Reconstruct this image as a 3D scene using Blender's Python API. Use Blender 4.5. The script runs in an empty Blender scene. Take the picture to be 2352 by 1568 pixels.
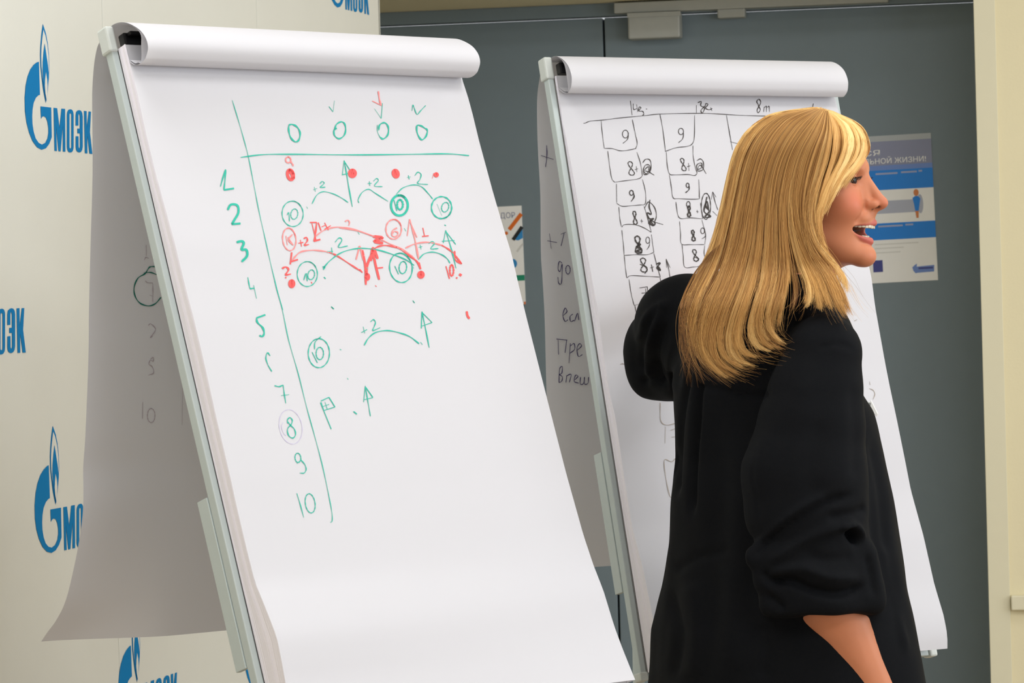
import bpy, math, random
import numpy as np
from mathutils import Vector, Matrix, noise
from mathutils.geometry import tessellate_polygon

random.seed(7); rng = np.random.default_rng(7)
scene = bpy.context.scene
COL = scene.collection

# ------------------------------------------------------------------ camera
FPX = 8000.0                      # focal length in pixels of a 2352 px wide frame
CX, CY = 1176.0, 784.0
CAM = Vector((0, 0, 1.36))
ROLL, PITCH = -0.026, -0.0025
_f = Vector((0, math.cos(PITCH), math.sin(PITCH)))
_u0 = Vector((0, -math.sin(PITCH), math.cos(PITCH)))
_r0 = Vector((1, 0, 0))
_r = _r0 * math.cos(ROLL) + _u0 * math.sin(ROLL)
_u = _u0 * math.cos(ROLL) - _r0 * math.sin(ROLL)
cam_d = bpy.data.cameras.new('camera'); cam = bpy.data.objects.new('camera', cam_d); COL.objects.link(cam)
cam_d.sensor_width = 36.0; cam_d.lens = FPX / 2352 * 36
cam.matrix_world = Matrix(((_r.x, _u.x, -_f.x, CAM.x), (_r.y, _u.y, -_f.y, CAM.y), (_r.z, _u.z, -_f.z, CAM.z), (0, 0, 0, 1)))
cam_d.clip_start = 0.1; cam_d.clip_end = 60
cam_d.dof.use_dof = True; cam_d.dof.focus_distance = 5.0; cam_d.dof.aperture_fstop = 24
scene.camera = cam

# ------------------------------------------------------------------ light
w = bpy.data.worlds.new('world'); scene.world = w; w.use_nodes = True
w.node_tree.nodes['Background'].inputs[0].default_value = (0.94, 0.97, 1.0, 1)
w.node_tree.nodes['Background'].inputs[1].default_value = 0.74
def area(name, loc, rot, sx, sy, power, colr=(1, 0.995, 0.99)):
    l = bpy.data.lights.new(name, 'AREA'); l.shape = 'RECTANGLE'; l.size = sx; l.size_y = sy; l.energy = power; l.color = colr
    o = bpy.data.objects.new(name, l); o.location = loc; o.rotation_euler = rot; COL.objects.link(o); return o
for i, (lx, ly, p) in enumerate([(-0.9, 2.2, 30), (1.2, 2.2, 38), (-0.9, 4.2, 26), (1.3, 4.2, 36), (1.9, 6.0, 22)]):
    area('ceiling_lamp_light', (lx, ly, 2.96), (0, 0, 0), 1.1, 0.6, p * 0.55)
area('side_fill_light', (3.6, 0.6, 1.9), (math.radians(90), 0, math.radians(68)), 2.4, 1.8, 40, (0.93, 0.97, 1.0))  # window-like area light from the right, out of view
area('side_fill_light', (4.4, 4.4, 1.9), (math.radians(90), 0, math.radians(92)), 2.0, 1.7, 46, (0.93, 0.97, 1.0))  # added fill that brightens the backdrop; no window known there
scene.view_settings.view_transform = 'Standard'; scene.view_settings.look = 'None'
scene.view_settings.exposure = 0.12; scene.view_settings.gamma = 1.0; scene.view_settings.use_curve_mapping = False

# ------------------------------------------------------------------ pixel <-> world helpers
def ray(px, py):
    d = _r * ((px - CX) / FPX) + _u * (-(py - CY) / FPX) + _f
    return d
def at(px, py, depth):
    return CAM + ray(px, py) * depth
def proj(P):
    d = Vector(P) - CAM; z = d.dot(_f)
    return CX + FPX * d.dot(_r) / z, CY - FPX * d.dot(_u) / z
class Frame:
    """local frame: U along, V down, N out towards the viewer"""
    def __init__(s, O, U, V, N): s.O, s.U, s.V, s.N = Vector(O), Vector(U), Vector(V), Vector(N)
    def P(s, u, v, w=0.0): return s.O + s.U * u + s.V * v + s.N * w
    def hit(s, px, py, w=0.0):
        d = ray(px, py); t = ((s.O - CAM).dot(s.N) + w) / d.dot(s.N)
        q = CAM + d * t - s.O
        return q.dot(s.U), q.dot(s.V)
    def hit_u(s, px, py, u):
        d = ray(px, py); t = ((s.O - CAM).dot(s.U) + u) / d.dot(s.U)
        q = CAM + d * t - s.O
        return q.dot(s.V), q.dot(s.N)
    def hit_surf(s, px, py, wf):
        w_ = 0.0
        for _ in range(10):
            u, v = s.hit(px, py, w_); w_ = 0.5 * w_ + 0.5 * wf(u, v)
        u, v = s.hit(px, py, w_)
        return u, v, w_

# ------------------------------------------------------------------ materials
def srgb(r, g, b):
    def c(x):
        x /= 255.0
        return x / 12.92 if x <= 0.04045 else ((x + 0.055) / 1.055) ** 2.4
    return (c(r), c(g), c(b), 1)
def mat(name, col, rough=0.6, metal=0.0, noise_amt=0.0, noise_scale=40, bump=0.0, bump_scale=200, spec=0.5, sheen=0.0, transl=0.0, coat=0.0):
    m = bpy.data.materials.new(name); m.use_nodes = True
    nt = m.node_tree; b = nt.nodes['Principled BSDF']
    b.inputs['Base Color'].default_value = col; b.inputs['Roughness'].default_value = rough; b.inputs['Metallic'].default_value = metal
    b.inputs['Specular IOR Level'].default_value = spec
    if sheen: b.inputs['Sheen Weight'].default_value = sheen; b.inputs['Sheen Roughness'].default_value = 0.6
    if coat: b.inputs['Coat Weight'].default_value = coat
    tc = nt.nodes.new('ShaderNodeTexCoord')
    n = nt.nodes.new('ShaderNodeTexNoise'); n.inputs['Scale'].default_value = noise_scale; n.inputs['Detail'].default_value = 4
    nt.links.new(tc.outputs['Object'], n.inputs['Vector'])
    mx = nt.nodes.new('ShaderNodeMix'); mx.data_type = 'RGBA'; mx.blend_type = 'MULTIPLY'
    mr = nt.nodes.new('ShaderNodeMapRange'); mr.inputs[3].default_value = 1 - noise_amt; mr.inputs[4].default_value = 1 + noise_amt * 0.5
    nt.links.new(n.outputs['Fac'], mr.inputs[0])
    mx.inputs[0].default_value = 1.0; mx.inputs[6].default_value = col
    nt.links.new(mr.outputs[0], mx.inputs[7]); nt.links.new(mx.outputs[2], b.inputs['Base Color'])
    if bump:
        n2 = nt.nodes.new('ShaderNodeTexNoise'); n2.inputs['Scale'].default_value = bump_scale; n2.inputs['Detail'].default_value = 3
        nt.links.new(tc.outputs['Object'], n2.inputs['Vector'])
        bp = nt.nodes.new('ShaderNodeBump'); bp.inputs['Strength'].default_value = bump; bp.inputs['Distance'].default_value = 0.002
        nt.links.new(n2.outputs['Fac'], bp.inputs['Height']); nt.links.new(bp.outputs[0], b.inputs['Normal'])
    if transl:
        tr = nt.nodes.new('ShaderNodeBsdfTranslucent'); tr.inputs[0].default_value = (col[0], col[1] * 0.97, col[2] * 0.93, 1)
        ms = nt.nodes.new('ShaderNodeMixShader'); ms.inputs[0].default_value = transl
        nt.links.new(b.outputs[0], ms.inputs[1]); nt.links.new(tr.outputs[0], ms.inputs[2])
        nt.links.new(ms.outputs[0], nt.nodes['Material Output'].inputs[0])
    return m
M = {}
M['paper'] = mat('paper', srgb(221, 221, 227), 0.75, noise_amt=0.015, noise_scale=6, bump=0.05, bump_scale=60, spec=0.2, transl=0.12)
M['paper_edge'] = mat('paper_edges', srgb(244, 241, 250), 0.8, noise_amt=0.03, noise_scale=300, spec=0.1)
M['alu'] = mat('powder_coated_aluminium', srgb(192, 203, 203), 0.42, 0.0, noise_amt=0.03, noise_scale=60)
M['alu_lt'] = mat('light_grey_plastic', srgb(208, 214, 211), 0.5, noise_amt=0.02)
M['board'] = mat('white_board', srgb(228, 230, 230), 0.35)
M['black'] = mat('black_plastic', srgb(24, 24, 28), 0.4)
M['dark_metal'] = mat('dark_gap', srgb(60, 62, 66), 0.5)
M['vinyl'] = mat('backdrop_fabric', srgb(233, 233, 225), 0.75, noise_amt=0.03, noise_scale=9, bump=0.08, bump_scale=700, spec=0.2)
M['logo'] = mat('blue_print', srgb(0, 128, 194), 0.7, noise_amt=0.04, noise_scale=200, spec=0.2)
M['logo_white'] = mat('white_print', srgb(233, 233, 225), 0.75, spec=0.2)
M['door'] = mat('slate_door_paint', srgb(116, 131, 139), 0.5, noise_amt=0.05, noise_scale=30, bump=0.05, bump_scale=400)
M['door_gap'] = mat('door_gap_black', srgb(30, 32, 36), 0.8)
M['wall'] = mat('cream_wall_paint', srgb(234, 224, 188), 0.8, noise_amt=0.03, noise_scale=12, bump=0.15, bump_scale=160)
M['trim'] = mat('cream_trim', srgb(226, 220, 192), 0.5, noise_amt=0.02)
M['ceil'] = mat('white_ceiling', srgb(235, 232, 222), 0.9, noise_amt=0.02)
M['floor'] = mat('beige_floor', srgb(168, 150, 126), 0.6, noise_amt=0.2, noise_scale=14, bump=0.1)
M['closer'] = mat('closer_silver', srgb(172, 174, 168), 0.45, 0.0, noise_amt=0.06, noise_scale=50)
M['ink_green'] = mat('green_marker_ink', srgb(0, 184, 160), 0.6, noise_amt=0.25, noise_scale=120)
M['ink_red'] = mat('red_marker_ink', srgb(246, 84, 84), 0.6, noise_amt=0.15, noise_scale=120)
M['ink_pink'] = mat('faded_red_marker_ink', srgb(250, 140, 140), 0.6, noise_amt=0.15, noise_scale=120)
M['ink_black'] = mat('black_marker_ink', srgb(44, 36, 32), 0.6, noise_amt=0.25, noise_scale=120)
M['ink_grey'] = mat('faint_brown_ink', srgb(170, 160, 150), 0.6, noise_amt=0.2)
M['ink_violet'] = mat('violet_pen_ink', srgb(70, 62, 110), 0.6, noise_amt=0.2)
M['ink_lilac'] = mat('pale_lilac_pen_ink', srgb(198, 190, 222), 0.6)
M['ink_dgreen'] = mat('dark_green_ink', srgb(20, 120, 105), 0.6, noise_amt=0.2)
M['ink_dim'] = mat('grey_violet_ink', srgb(186, 172, 182), 0.6, noise_amt=0.2)

# ------------------------------------------------------------------ object helpers
def link(name, mesh, parent=None, kind=None, label=None, cat=None, group=None):
    o = bpy.data.objects.new(name, mesh); COL.objects.link(o)
    if parent is not None: o.parent = parent
    tag(o, label, cat, group, kind); return o
def tag(o, label=None, cat=None, group=None, kind=None):
    if label: o['label'] = label
    if cat: o['category'] = cat
    if group: o['group'] = group
    if kind: o['kind'] = kind
def empty(name, label, cat, loc, group=None):
    o = bpy.data.objects.new(name, None); COL.objects.link(o); o.location = loc
    o.empty_display_size = 0.1; tag(o, label, cat, group); return o
def keep(o, root):          # vertices are written in world space; take the root's offset back out
    if root.parent is None: o.matrix_parent_inverse = Matrix.Translation(-Vector(root.location))
    return o
class MB:
    def __init__(s): s.v, s.f = [], []
    def add(s, vs, fs):
        n = len(s.v); s.v += [tuple(p) for p in vs]; s.f += [tuple(i + n for i in f) for f in fs]
    def hexa(s, p, bevel=0):  # 8 points: bottom ring 0-3, top ring 4-7
        s.add(p, [(0, 3, 2, 1), (4, 5, 6, 7), (0, 1, 5, 4), (1, 2, 6, 5), (2, 3, 7, 6), (3, 0, 4, 7)])
    def fbox(s, F, u0, u1, v0, v1, w0, w1):
        s.hexa([F.P(u0, v0, w0), F.P(u1, v0, w0), F.P(u1, v1, w0), F.P(u0, v1, w0), F.P(u0, v0, w1), F.P(u1, v0, w1), F.P(u1, v1, w1), F.P(u0, v1, w1)])
    def bar(s, A, B, X, Y, hx, hy):
        A, B, X, Y = Vector(A), Vector(B), Vector(X).normalized(), Vector(Y).normalized()
        q = [(-1, -1), (1, -1), (1, 1), (-1, 1)]
        s.hexa([A + X * hx * a + Y * hy * b for a, b in q] + [B + X * hx * a + Y * hy * b for a, b in q])
    def tube(s, pts, rad, seg=10, cap=True):
        n = len(pts); base = len(s.v); pts = [Vector(p) for p in pts]
        for i, p in enumerate(pts):
            d = (pts[min(i + 1, n - 1)] - pts[max(i - 1, 0)]).normalized()
            x = d.orthogonal().normalized() if i == 0 else (x - d * x.dot(d)).normalized()
            y = d.cross(x); r = rad[i] if hasattr(rad, '__len__') else rad
            for k in range(seg):
                a = 2 * math.pi * k / seg; s.v.append(tuple(p + x * r * math.cos(a) + y * r * math.sin(a)))
        for i in range(n - 1):
            for k in range(seg):
                k2 = (k + 1) % seg; a = base + i * seg
                s.f.append((a + k, a + k2, a + seg + k2, a + seg + k))
        if cap:
            s.f.append(tuple(base + k for k in range(seg))[::-1]); s.f.append(tuple(base + (n - 1) * seg + k for k in range(seg)))
    def grid(s, rows, flip=False):
        nr, nc = len(rows), len(rows[0]); b = len(s.v)
        for r_ in rows: s.v += [tuple(p) for p in r_]
        for i in range(nr - 1):
            for j in range(nc - 1):
                a = b + i * nc + j; q = (a, a + 1, a + nc + 1, a + nc)
                s.f.append(q[::-1] if flip else q)
    def poly(s, loops):
        tris = tessellate_polygon([[Vector(p) for p in l] for l in loops]); flat = [p for l in loops for p in l]
        s.add(flat, tris)
    def mesh(s, name, m, smooth=False):
        me = bpy.data.meshes.new(name); me.from_pydata(s.v, [], s.f); me.update()
        if m is not None: me.materials.append(m)
        if smooth: me.polygons.foreach_set('use_smooth', [True] * len(me.polygons))
        return me
    def build(s, name, m, parent=None, smooth=False, bevel=0.0, **kw):
        o = link(name, s.mesh(name, m, smooth), parent, **kw)
        if parent is not None: keep(o, parent)
        if bevel:
            b = o.modifiers.new('bevel', 'BEVEL'); b.width = bevel; b.segments = 2; b.limit_method = 'ANGLE'
        return o
def catmull(P, n=6, closed=False):
    P = [Vector(p).to_3d() if len(p) == 2 else Vector(p) for p in P]
    if len(P) < 3: return P
    out = []; m = len(P); rng_ = range(m if closed else m - 1)
    for i in rng_:
        p1, p2 = P[i], P[(i + 1) % m]
        p0 = P[(i - 1) % m] if (closed or i > 0) else p1 * 2 - p2
        p3 = P[(i + 2) % m] if (closed or i < m - 2) else p2 * 2 - p1
        for k in range(n):
            t = k / n
            out.append(0.5 * ((2 * p1) + (p2 - p0) * t + (2 * p0 - 5 * p1 + 4 * p2 - p3) * t * t + (3 * p1 - p0 - 3 * p2 + p3) * t ** 3))
    if not closed: out.append(P[-1])
    return out
def ell(cx, cy, rx, ry, tilt=0, over=0.08, start=-1.8, n=18):
    o = []
    for k in range(n + 1):
        a = start + (2 * math.pi) * (1 + over) * k / n
        x, y = rx * math.cos(a), ry * math.sin(a)
        o.append((cx + x * math.cos(tilt) - y * math.sin(tilt), cy + x * math.sin(tilt) + y * math.cos(tilt)))
    return o
def e8(cx, cy, w_, h_, lean=0.0):
    o = []
    for k in range(17):
        t = 2 * math.pi * k / 16 + 0.5; y = -h_ * math.cos(t)
        o.append((cx + w_ * math.sin(2 * t) * (1.0 if y > 0 else 0.8) + lean * y, cy + y))
    return o
def ribbon(mb, pts, wpx, hit, smooth=True):
    """a pen stroke lying on a surface; hit(px,py) -> world point"""
    P = catmull(pts, 5) if smooth and len(pts) > 2 else [Vector((p[0], p[1], 0)) for p in pts]
    n = len(P); rows = []
    for i, p in enumerate(P):
        d = P[min(i + 1, n - 1)] - P[max(i - 1, 0)]
        if d.length < 1e-6: d = Vector((1, 0, 0))
        d.normalize(); q = Vector((-d.y, d.x, 0))
        h = wpx * 0.5 * ((0.85 + 0.25 * math.sin(i * 0.9 + pts[0][0])) if wpx < 5 else 1.0) * (0.7 if i in (0, n - 1) else 1)
        rows.append([hit(p.x + q.x * h, p.y + q.y * h), hit(p.x - q.x * h, p.y - q.y * h)])
    mb.grid(rows, flip=True)

# ------------------------------------------------------------------ room shell
TW = math.radians(10)
wO = at(1176, 765, 8.0); wO.z = 0
WF = Frame(wO, (math.cos(TW), -math.sin(TW), 0), (0, 0, -1), (-math.sin(TW), -math.cos(TW), 0))   # door plane
def wallP(px, py, w=0.0): u, v = WF.hit(px, py, w); return u, -v       # u, height
REC = 0.34
mb = MB(); mb.hexa([(-5, -3, -0.1), (6, -3, -0.1), (6, 10, -0.1), (-5, 10, -0.1), (-5, -3, 0), (6, -3, 0), (6, 10, 0), (-5, 10, 0)])
mb.build('floor', M['floor'], kind='structure')
mb = MB(); mb.hexa([(-5, -3, 3.0), (6, -3, 3.0), (6, 10, 3.0), (-5, 10, 3.0), (-5, -3, 3.1), (6, -3, 3.1), (6, 10, 3.1), (-5, 10, 3.1)])
mb.build('ceiling', M['ceil'], kind='structure')
uR = wallP(2258, 700, REC)[0]; uL = uR - 1.95
hD = wallP(1176, 17)[1]
mb = MB()
mb.fbox(WF, uR, uR + 2.6, -3.0, 0, 0, REC); mb.fbox(WF, uL - 3.6, uL, -3.0, 0, 0, REC); mb.fbox(WF, uL, uR, -3.0, -hD, 0, REC)
mb.build('wall_back', M['wall'], kind='structure')
mb = MB(); c0 = wallP(2303, 700, REC)[0]
mb.fbox(WF, uR - 0.004, c0, -hD - 0.04, -0.1, REC, REC + 0.004)
mb.build('trim_1', M['trim'], kind='structure', bevel=0.001)
mb = MB(); h0, h1 = wallP(2330, 1400, REC)[1], wallP(2330, 1366, REC)[1]
mb.fbox(WF, c0 + 0.002, uR + 2.55, -h1, -h0, REC, REC + 0.018)
mb.build('trim_2', M['trim'], kind='structure', bevel=0.003)
mb = MB(); mb.fbox(WF, uR, uR + 2.55, -0.08, 0, REC, REC + 0.012); mb.build('baseboard_back', M['trim'], kind='structure', bevel=0.002)
mb = MB(); mb.hexa([(-3.4, -3, 0), (-3.3, -3, 0), (-3.3, 9.5, 0), (-3.4, 9.5, 0), (-3.4, -3, 3), (-3.3, -3, 3), (-3.3, 9.5, 3), (-3.4, 9.5, 3)])
mb.build('wall_left', M['wall'], kind='structure')
# double door
us = wallP(1387, 85)[0]
door = link('door_1', None, kind='structure'); door.location = WF.P((uL + uR) / 2, 0, 0)
fr = MB(); fr.fbox(WF, uL + 0.001, uR - 0.001, -hD + 0.001, -hD + 0.03, -0.03, 0.012); fr.fbox(WF, uL + .001, uL + 0.03, -hD + 0.03, 0, -0.03, 0.012); fr.fbox(WF, uR - 0.010, uR - 0.001, -hD + 0.03, 0, -0.03, 0.0)
fr.build('door_frame', M['door'], door, bevel=0.002)
for a, b in ((uL + 0.033, us - 0.0025), (us + 0.002, uR - 0.0105)):
    lf = MB(); lf.fbox(WF, a, b, -hD + 0.033, -0.008, -0.045, 0); lf.build('door_leaf', M['door'], door, bevel=0.002)
    ed = MB(); ed.fbox(WF, us - 0.02, us + 0.02, -hD + 0.033, -0.008, -0.05, -0.046)
ed.build('meeting_gap', M['door_gap'], door)
# door closer
def wbox(mb, px0, py0, px1, py1, w0, w1):
    u0, h0 = wallP(px0, py0, w1); u1, h1 = wallP(px1, py1, w1); mb.fbox(WF, u0, u1, -h0, -h1, w0, w1)
c = MB(); wbox(c, 1441, 30, 1562, 85, 0, 0.05); cb = c.build('closer_body', M['closer'], door, bevel=0.004); cb['label'] = 'grey metal door closer box'
c = MB(); wbox(c, 1440, 30, 1563, 36, 0.05, 0.053); c.build('closer_cover_ridge', M['closer'], cb, bevel=0.001)
c = MB(); u0, h0 = wallP(1412, 8, 0.03); u1, h1 = wallP(2005, 2, 0.03)
c.fbox(WF, u0, u0 + 0.62, -h0, -h0 + 0.024, 0.0125, 0.045); cr = c.build('closer_rail', M['closer'], door, bevel=0.002); cr['label'] = 'pale grey slide rail above door leaf'
c = MB(); wbox(c, 1647, 20, 1711, 39, 0.0, 0.035); c.build('closer_bracket', M['closer'], door, bevel=0.003)

# posters on the door
def text_mesh(body, name):
    cu = bpy.data.curves.new(name, 'FONT'); cu.body = body; cu.size = 1.0
    o = bpy.data.objects.new(name, cu); COL.objects.link(o)
    dg = bpy.context.evaluated_depsgraph_get(); dg.update()
    me = bpy.data.meshes.new_from_object(o.evaluated_get(dg)); bpy.data.objects.remove(o); bpy.data.curves.remove(cu)
    vs = np.array([v.co[:] for v in me.vertices]); fs = [tuple(p.vertices) for p in me.polygons]; bpy.data.meshes.remove(me)
    return vs, fs
class Flat:
    """a printed sheet on the door: sx to the right, sy down, both in metres from its top-left corner"""
    def __init__(s, root, O, U, V, N): s.F = Frame(O, U, V, N); s.root = root; s.lv = 0.0016
    def rect(s, name, m, x0, y0, x1, y1, lv=1):
        b = MB(); b.fbox(s.F, x0, x1, y0, y1, s.lv + (lv - 1) * .0003, s.lv + lv * 0.0003); return b.build(name, m, s.root)
    def poly(s, name, m, pts, lv=1):
        b = MB(); b.poly([[s.F.P(x, y, s.lv + lv * .0003) for x, y in pts]]); return b.build(name, m, s.root)
    def text(s, name, m, body, x0, x1, y0, y1, lv=2):
        vs, fs = text_mesh(body, name); mn, mxx = vs.min(0), vs.max(0)
        b = MB(); b.add([s.F.P(x0 + (p[0] - mn[0]) / (mxx[0] - mn[0]) * (x1 - x0), y1 - (p[1] - mn[1]) / (mxx[1] - mn[1]) * (y1 - y0), s.lv + lv * .0003) for p in vs], fs)
        return b.build(name, m, s.root)
for nm, c_ in (('p_white', (244, 244, 242)), ('p_blue', (0, 128, 222)), ('p_slate', (138, 143, 170)), ('p_grey', (178, 183, 200)), ('p_pale', (218, 218, 214)),
               ('p_navy', (60, 66, 140)), ('p_lblue', (110, 140, 205)), ('p_skin', (214, 130, 70)), ('p_cyan', (40, 140, 205)), ('p_orange', (228, 112, 20)),
               ('p_black', (20, 22, 24)), ('p_green', (0, 140, 105)), ('p_silver', (176, 182, 186)), ('p_text', (160, 170, 205))):
    M[nm] = mat(nm[2:] + '_print', srgb(*c_), 0.5, noise_amt=0.03)
def poster(name, label, tl, tr, bl):
    (u0, h0), (u1, h1), (u2, h2) = wallP(*tl), wallP(*tr), wallP(*bl)
    T, R, B = WF.P(u0, -h0), WF.P(u1, -h1), WF.P(u2, -h2)
    root = empty(name, label, 'poster', (T + R) / 2 * 0.5 + B * 0.5)
    U = (R - T).normalized(); V = (B - T); V = (V - U * V.dot(U)).normalized()
    fl = Flat(root, T, U, V, WF.N); W_, H_ = (R - T).length, (B - T).length
    b = MB(); b.fbox(fl.F, 0, W_, 0, H_, 0.0003, 0.0015); b.build('sheet', M['p_white'], root)
    return fl, W_, H_
fl, PW, PH = poster('wall_poster', 'white poster with blue and slate bands behind the woman\'s face on dark door', (1850, 322), (2138, 305), (1862, 658))
k = PH / 336.0     # one photo pixel on this poster
X = lambda px: PW + (px - 2140) * k
Y = lambda y: y * k
fl.rect('silver_strip', M['p_silver'], 0, 0, PW, Y(13)); fl.rect('slate_band', M['p_slate'], 0, Y(13), PW, Y(68))
fl.rect('sky_strip', M['p_lblue'], 0, Y(68), PW, Y(79)); fl.rect('blue_band', M['p_blue'], 0, Y(79), PW, Y(124))
fl.rect('grey_box', M['p_grey'], 0.02, Y(149), X(2104), Y(178)); fl.rect('blue_band', M['p_blue'], 0, Y(200), PW, Y(238))
fl.text('heading_letters', M['p_white'], 'СЯ', X(1985), X(2022), Y(32), Y(45)); fl.text('heading_letters', M['p_white'], 'АЛЬНОЙ ЖИЗНИ!', X(1972), X(2126), Y(48), Y(64))
for x0, x1, y0, y1 in ((2010, 2060, 85, 89), (2068, 2104, 84, 88), (2108, 2116, 83, 87), (2010, 2066, 205, 209), (2072, 2090, 204, 208)):
    fl.rect('blurred_line', M['p_text'], X(x0), Y(y0), X(x1), Y(y1), 2)
for x0, x1, y0, y1 in ((2000, 2100, 247, 249), (2000, 2066, 256, 258), (2000, 2058, 266, 268)):
    fl.rect('blurred_line', M['p_pale'], X(x0), Y(y0), X(x1), Y(y1), 2)
fl.rect('navy_square', M['p_navy'], X(1994), Y(284), X(2016), Y(311))
mx_ = X(2100)
fl.poly('figure_shadow', M['p_grey'], [(mx_ + Y(8) + Y(7) * math.cos(a), Y(160) + Y(22) * math.sin(a)) for a in np.linspace(0, 6.28, 14)[:-1]])
fl.poly('figure_head', M['p_skin'], [(mx_ + Y(6) * math.cos(a), Y(134) + Y(8) * math.sin(a)) for a in np.linspace(0, 6.28, 14)[:-1]], 2)
fl.poly('figure_coat', M['p_blue'], [(mx_ - Y(9), Y(146)), (mx_ - Y(3), Y(142)), (mx_ + Y(4), Y(142)), (mx_ + Y(9), Y(148)), (mx_ + Y(6), Y(164)), (mx_ + Y(4), Y(176)), (mx_ - Y(4), Y(176)), (mx_ - Y(6), Y(160))], 2)
fl.poly('figure_legs', M['p_skin'], [(mx_ - Y(4), Y(176)), (mx_ + Y(4), Y(176)), (mx_ + Y(3), Y(192)), (mx_ - Y(2), Y(192))], 2)
fl.poly('small_emblem', M['p_lblue'], [(X(2085), Y(312)), (X(2083), Y(304)), (X(2089), Y(299)), (X(2094), Y(296)), (X(2093), Y(303)), (X(2133), Y(301)), (X(2132), Y(316)), (X(2094), Y(317)), (X(2090), Y(318))])
fl.rect('small_emblem_line', M['p_navy'], X(2097), Y(305), X(2130), Y(309), 2)
fl, PW, PH = poster('corridor_poster', 'white poster with orange stripe behind the nearer flipchart\'s right edge', (1080, 478), (1198, 472), (1086, 704))
k = PH / 228.0; X = lambda px: PW + (px - 1199) * k; Y = lambda y: (y - 472) * k
fl.text('heading_letters', M['p_slate'], 'ДОР', X(1148), X(1183), Y(486), Y(502))
def stripe(name, m, x0, y0, x1, y1, h, lv=2):
    d = Vector((x1 - x0, y1 - y0)).normalized(); q = Vector((-d.y, d.x)) * h
    fl.poly(name, m, [(X(x0 + q.x), Y(y0 + q.y)), (X(x1 + q.x), Y(y1 + q.y)), (X(x1 - q.x), Y(y1 - q.y)), (X(x0 - q.x), Y(y0 - q.y))], lv)
stripe('orange_stripe', M['p_orange'], 1168, 526, 1198, 491, 4.5)
fl.poly('orange_dot', M['p_orange'], [(X(1161 + 4 * math.cos(a)), Y(534 + 4 * math.sin(a))) for a in np.linspace(0, 6.28, 12)[:-1]], 2)
fl.poly('blue_patch', M['p_cyan'], [(X(1180), Y(550)), (X(1199), Y(524)), (X(1199), Y(547)), (X(1188), Y(552))])
stripe('black_stripe', M['p_black'], 1176, 550, 1198.5, 521, 4, 3); stripe('pale_stripe', M['p_pale'], 1184, 578, 1199, 560, 2)
fl.poly('blue_dot', M['p_cyan'], [(X(1173 + 10 * math.cos(a)), Y(605 + 11 * math.sin(a))) for a in np.linspace(0, 6.28, 18)[:-1]])
fl.rect('green_band', M['p_green'], 0.0, Y(632), PW, Y(645)); fl.rect('red_mark', M['p_orange'], PW - 0.004, Y(694), PW, Y(700))

# ------------------------------------------------------------------ printed press backdrop
XV = 3300.0
tb = math.atan2(FPX, XV - CX)              # its direction against the picture plane
e = at(905, 765, 7.25); e.z = 0
BF = Frame(e, (math.cos(tb), math.sin(tb), 0), (0, 0, -1), (math.sin(tb), -math.cos(tb), 0))
bd = empty('press_backdrop', 'white press wall printed with repeating blue flame emblems behind the nearer flipchart', 'backdrop', BF.P(-1.2, 0, 0))
su = [BF.hit(x, 400)[0] for x in (245, 600, 880)]; pw = (su[2] - su[0]) / 2
BH = 2.45
seams = [su[2] - pw * i for i in range(0, 5)][::-1]
for a, b in zip(seams[:-1], seams[1:]):
    p = MB(); p.fbox(BF, a + 0.0012, b - 0.0012, -BH, -0.02, -0.02, 0); p.build('fabric_panel', M['vinyl'], bd, bevel=0.0015)
p = MB(); rows = []
for i in range(9):
    a = math.pi * i / 16; rr = max(0.03, -seams[-1])
    rows.append([BF.P(seams[-1] + 0.001 + rr * math.sin(a), -BH, -0.06 * (1 - math.cos(a))), BF.P(seams[-1] + 0.001 + rr * math.sin(a), -0.02, -0.06 * (1 - math.cos(a)))])
p.grid(rows, flip=True); p.build('end_panel', M['vinyl'], bd, smooth=True)
p = MB()
for s_ in seams: p.fbox(BF, s_ - 0.012, s_ + 0.012, -BH + 0.05, 0, -0.3, -0.028)
p.build('support_frame', M['alu'], bd)
Z1 = lambda P: [(x / 3.92, y / 3.92) for x, y in P]
G_out = [(347, 556), (330, 560), (300, 583), (270, 625), (245, 690), (228, 770), (219, 880), (222, 1000), (235, 1100), (258, 1190), (290, 1270), (330, 1325), (372, 1348), (410, 1335), (440, 1295), (463, 1235), (458, 968), (362, 957), (367, 1070), (376, 1052), (392, 1046), (410, 1058), (424, 1095), (432, 1150), (433, 1195), (425, 1245), (405, 1285), (374, 1301), (345, 1285), (318, 1245), (300, 1185), (290, 1120), (287, 1050), (290, 985), (300, 925), (320, 880), (340, 860), (357, 853)]
fl_o = [(383, 215), (371, 300), (362, 400), (358, 490), (361, 590), (371, 690), (386, 810), (409, 928), (426, 820), (437, 700), (440, 600), (437, 490), (427, 390), (410, 300)]
fl_w = [(385, 268), (376, 340), (368, 420), (365, 500), (368, 600), (377, 690), (390, 790), (409, 905), (421, 800), (431, 690), (434, 600), (431, 500), (420, 400), (403, 320)]
fl_m = [(394, 390), (384, 470), (377, 560), (375, 640), (382, 740), (393, 820), (409, 915), (422, 810), (433, 690), (426, 600), (414, 520), (404, 450)]
fl_i = [(403, 650), (396, 715), (394, 770), (399, 840), (409, 895), (416, 830), (418, 770), (414, 710)]
def letter(pts): return [pts]
Mm = [(480, 970), (512, 974), (533, 1150), (551, 977), (583, 980), (586, 1366), (563, 1364), (563, 1130), (543, 1363), (524, 1361), (502, 1140), (510, 1360), (488, 1358)]
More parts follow.
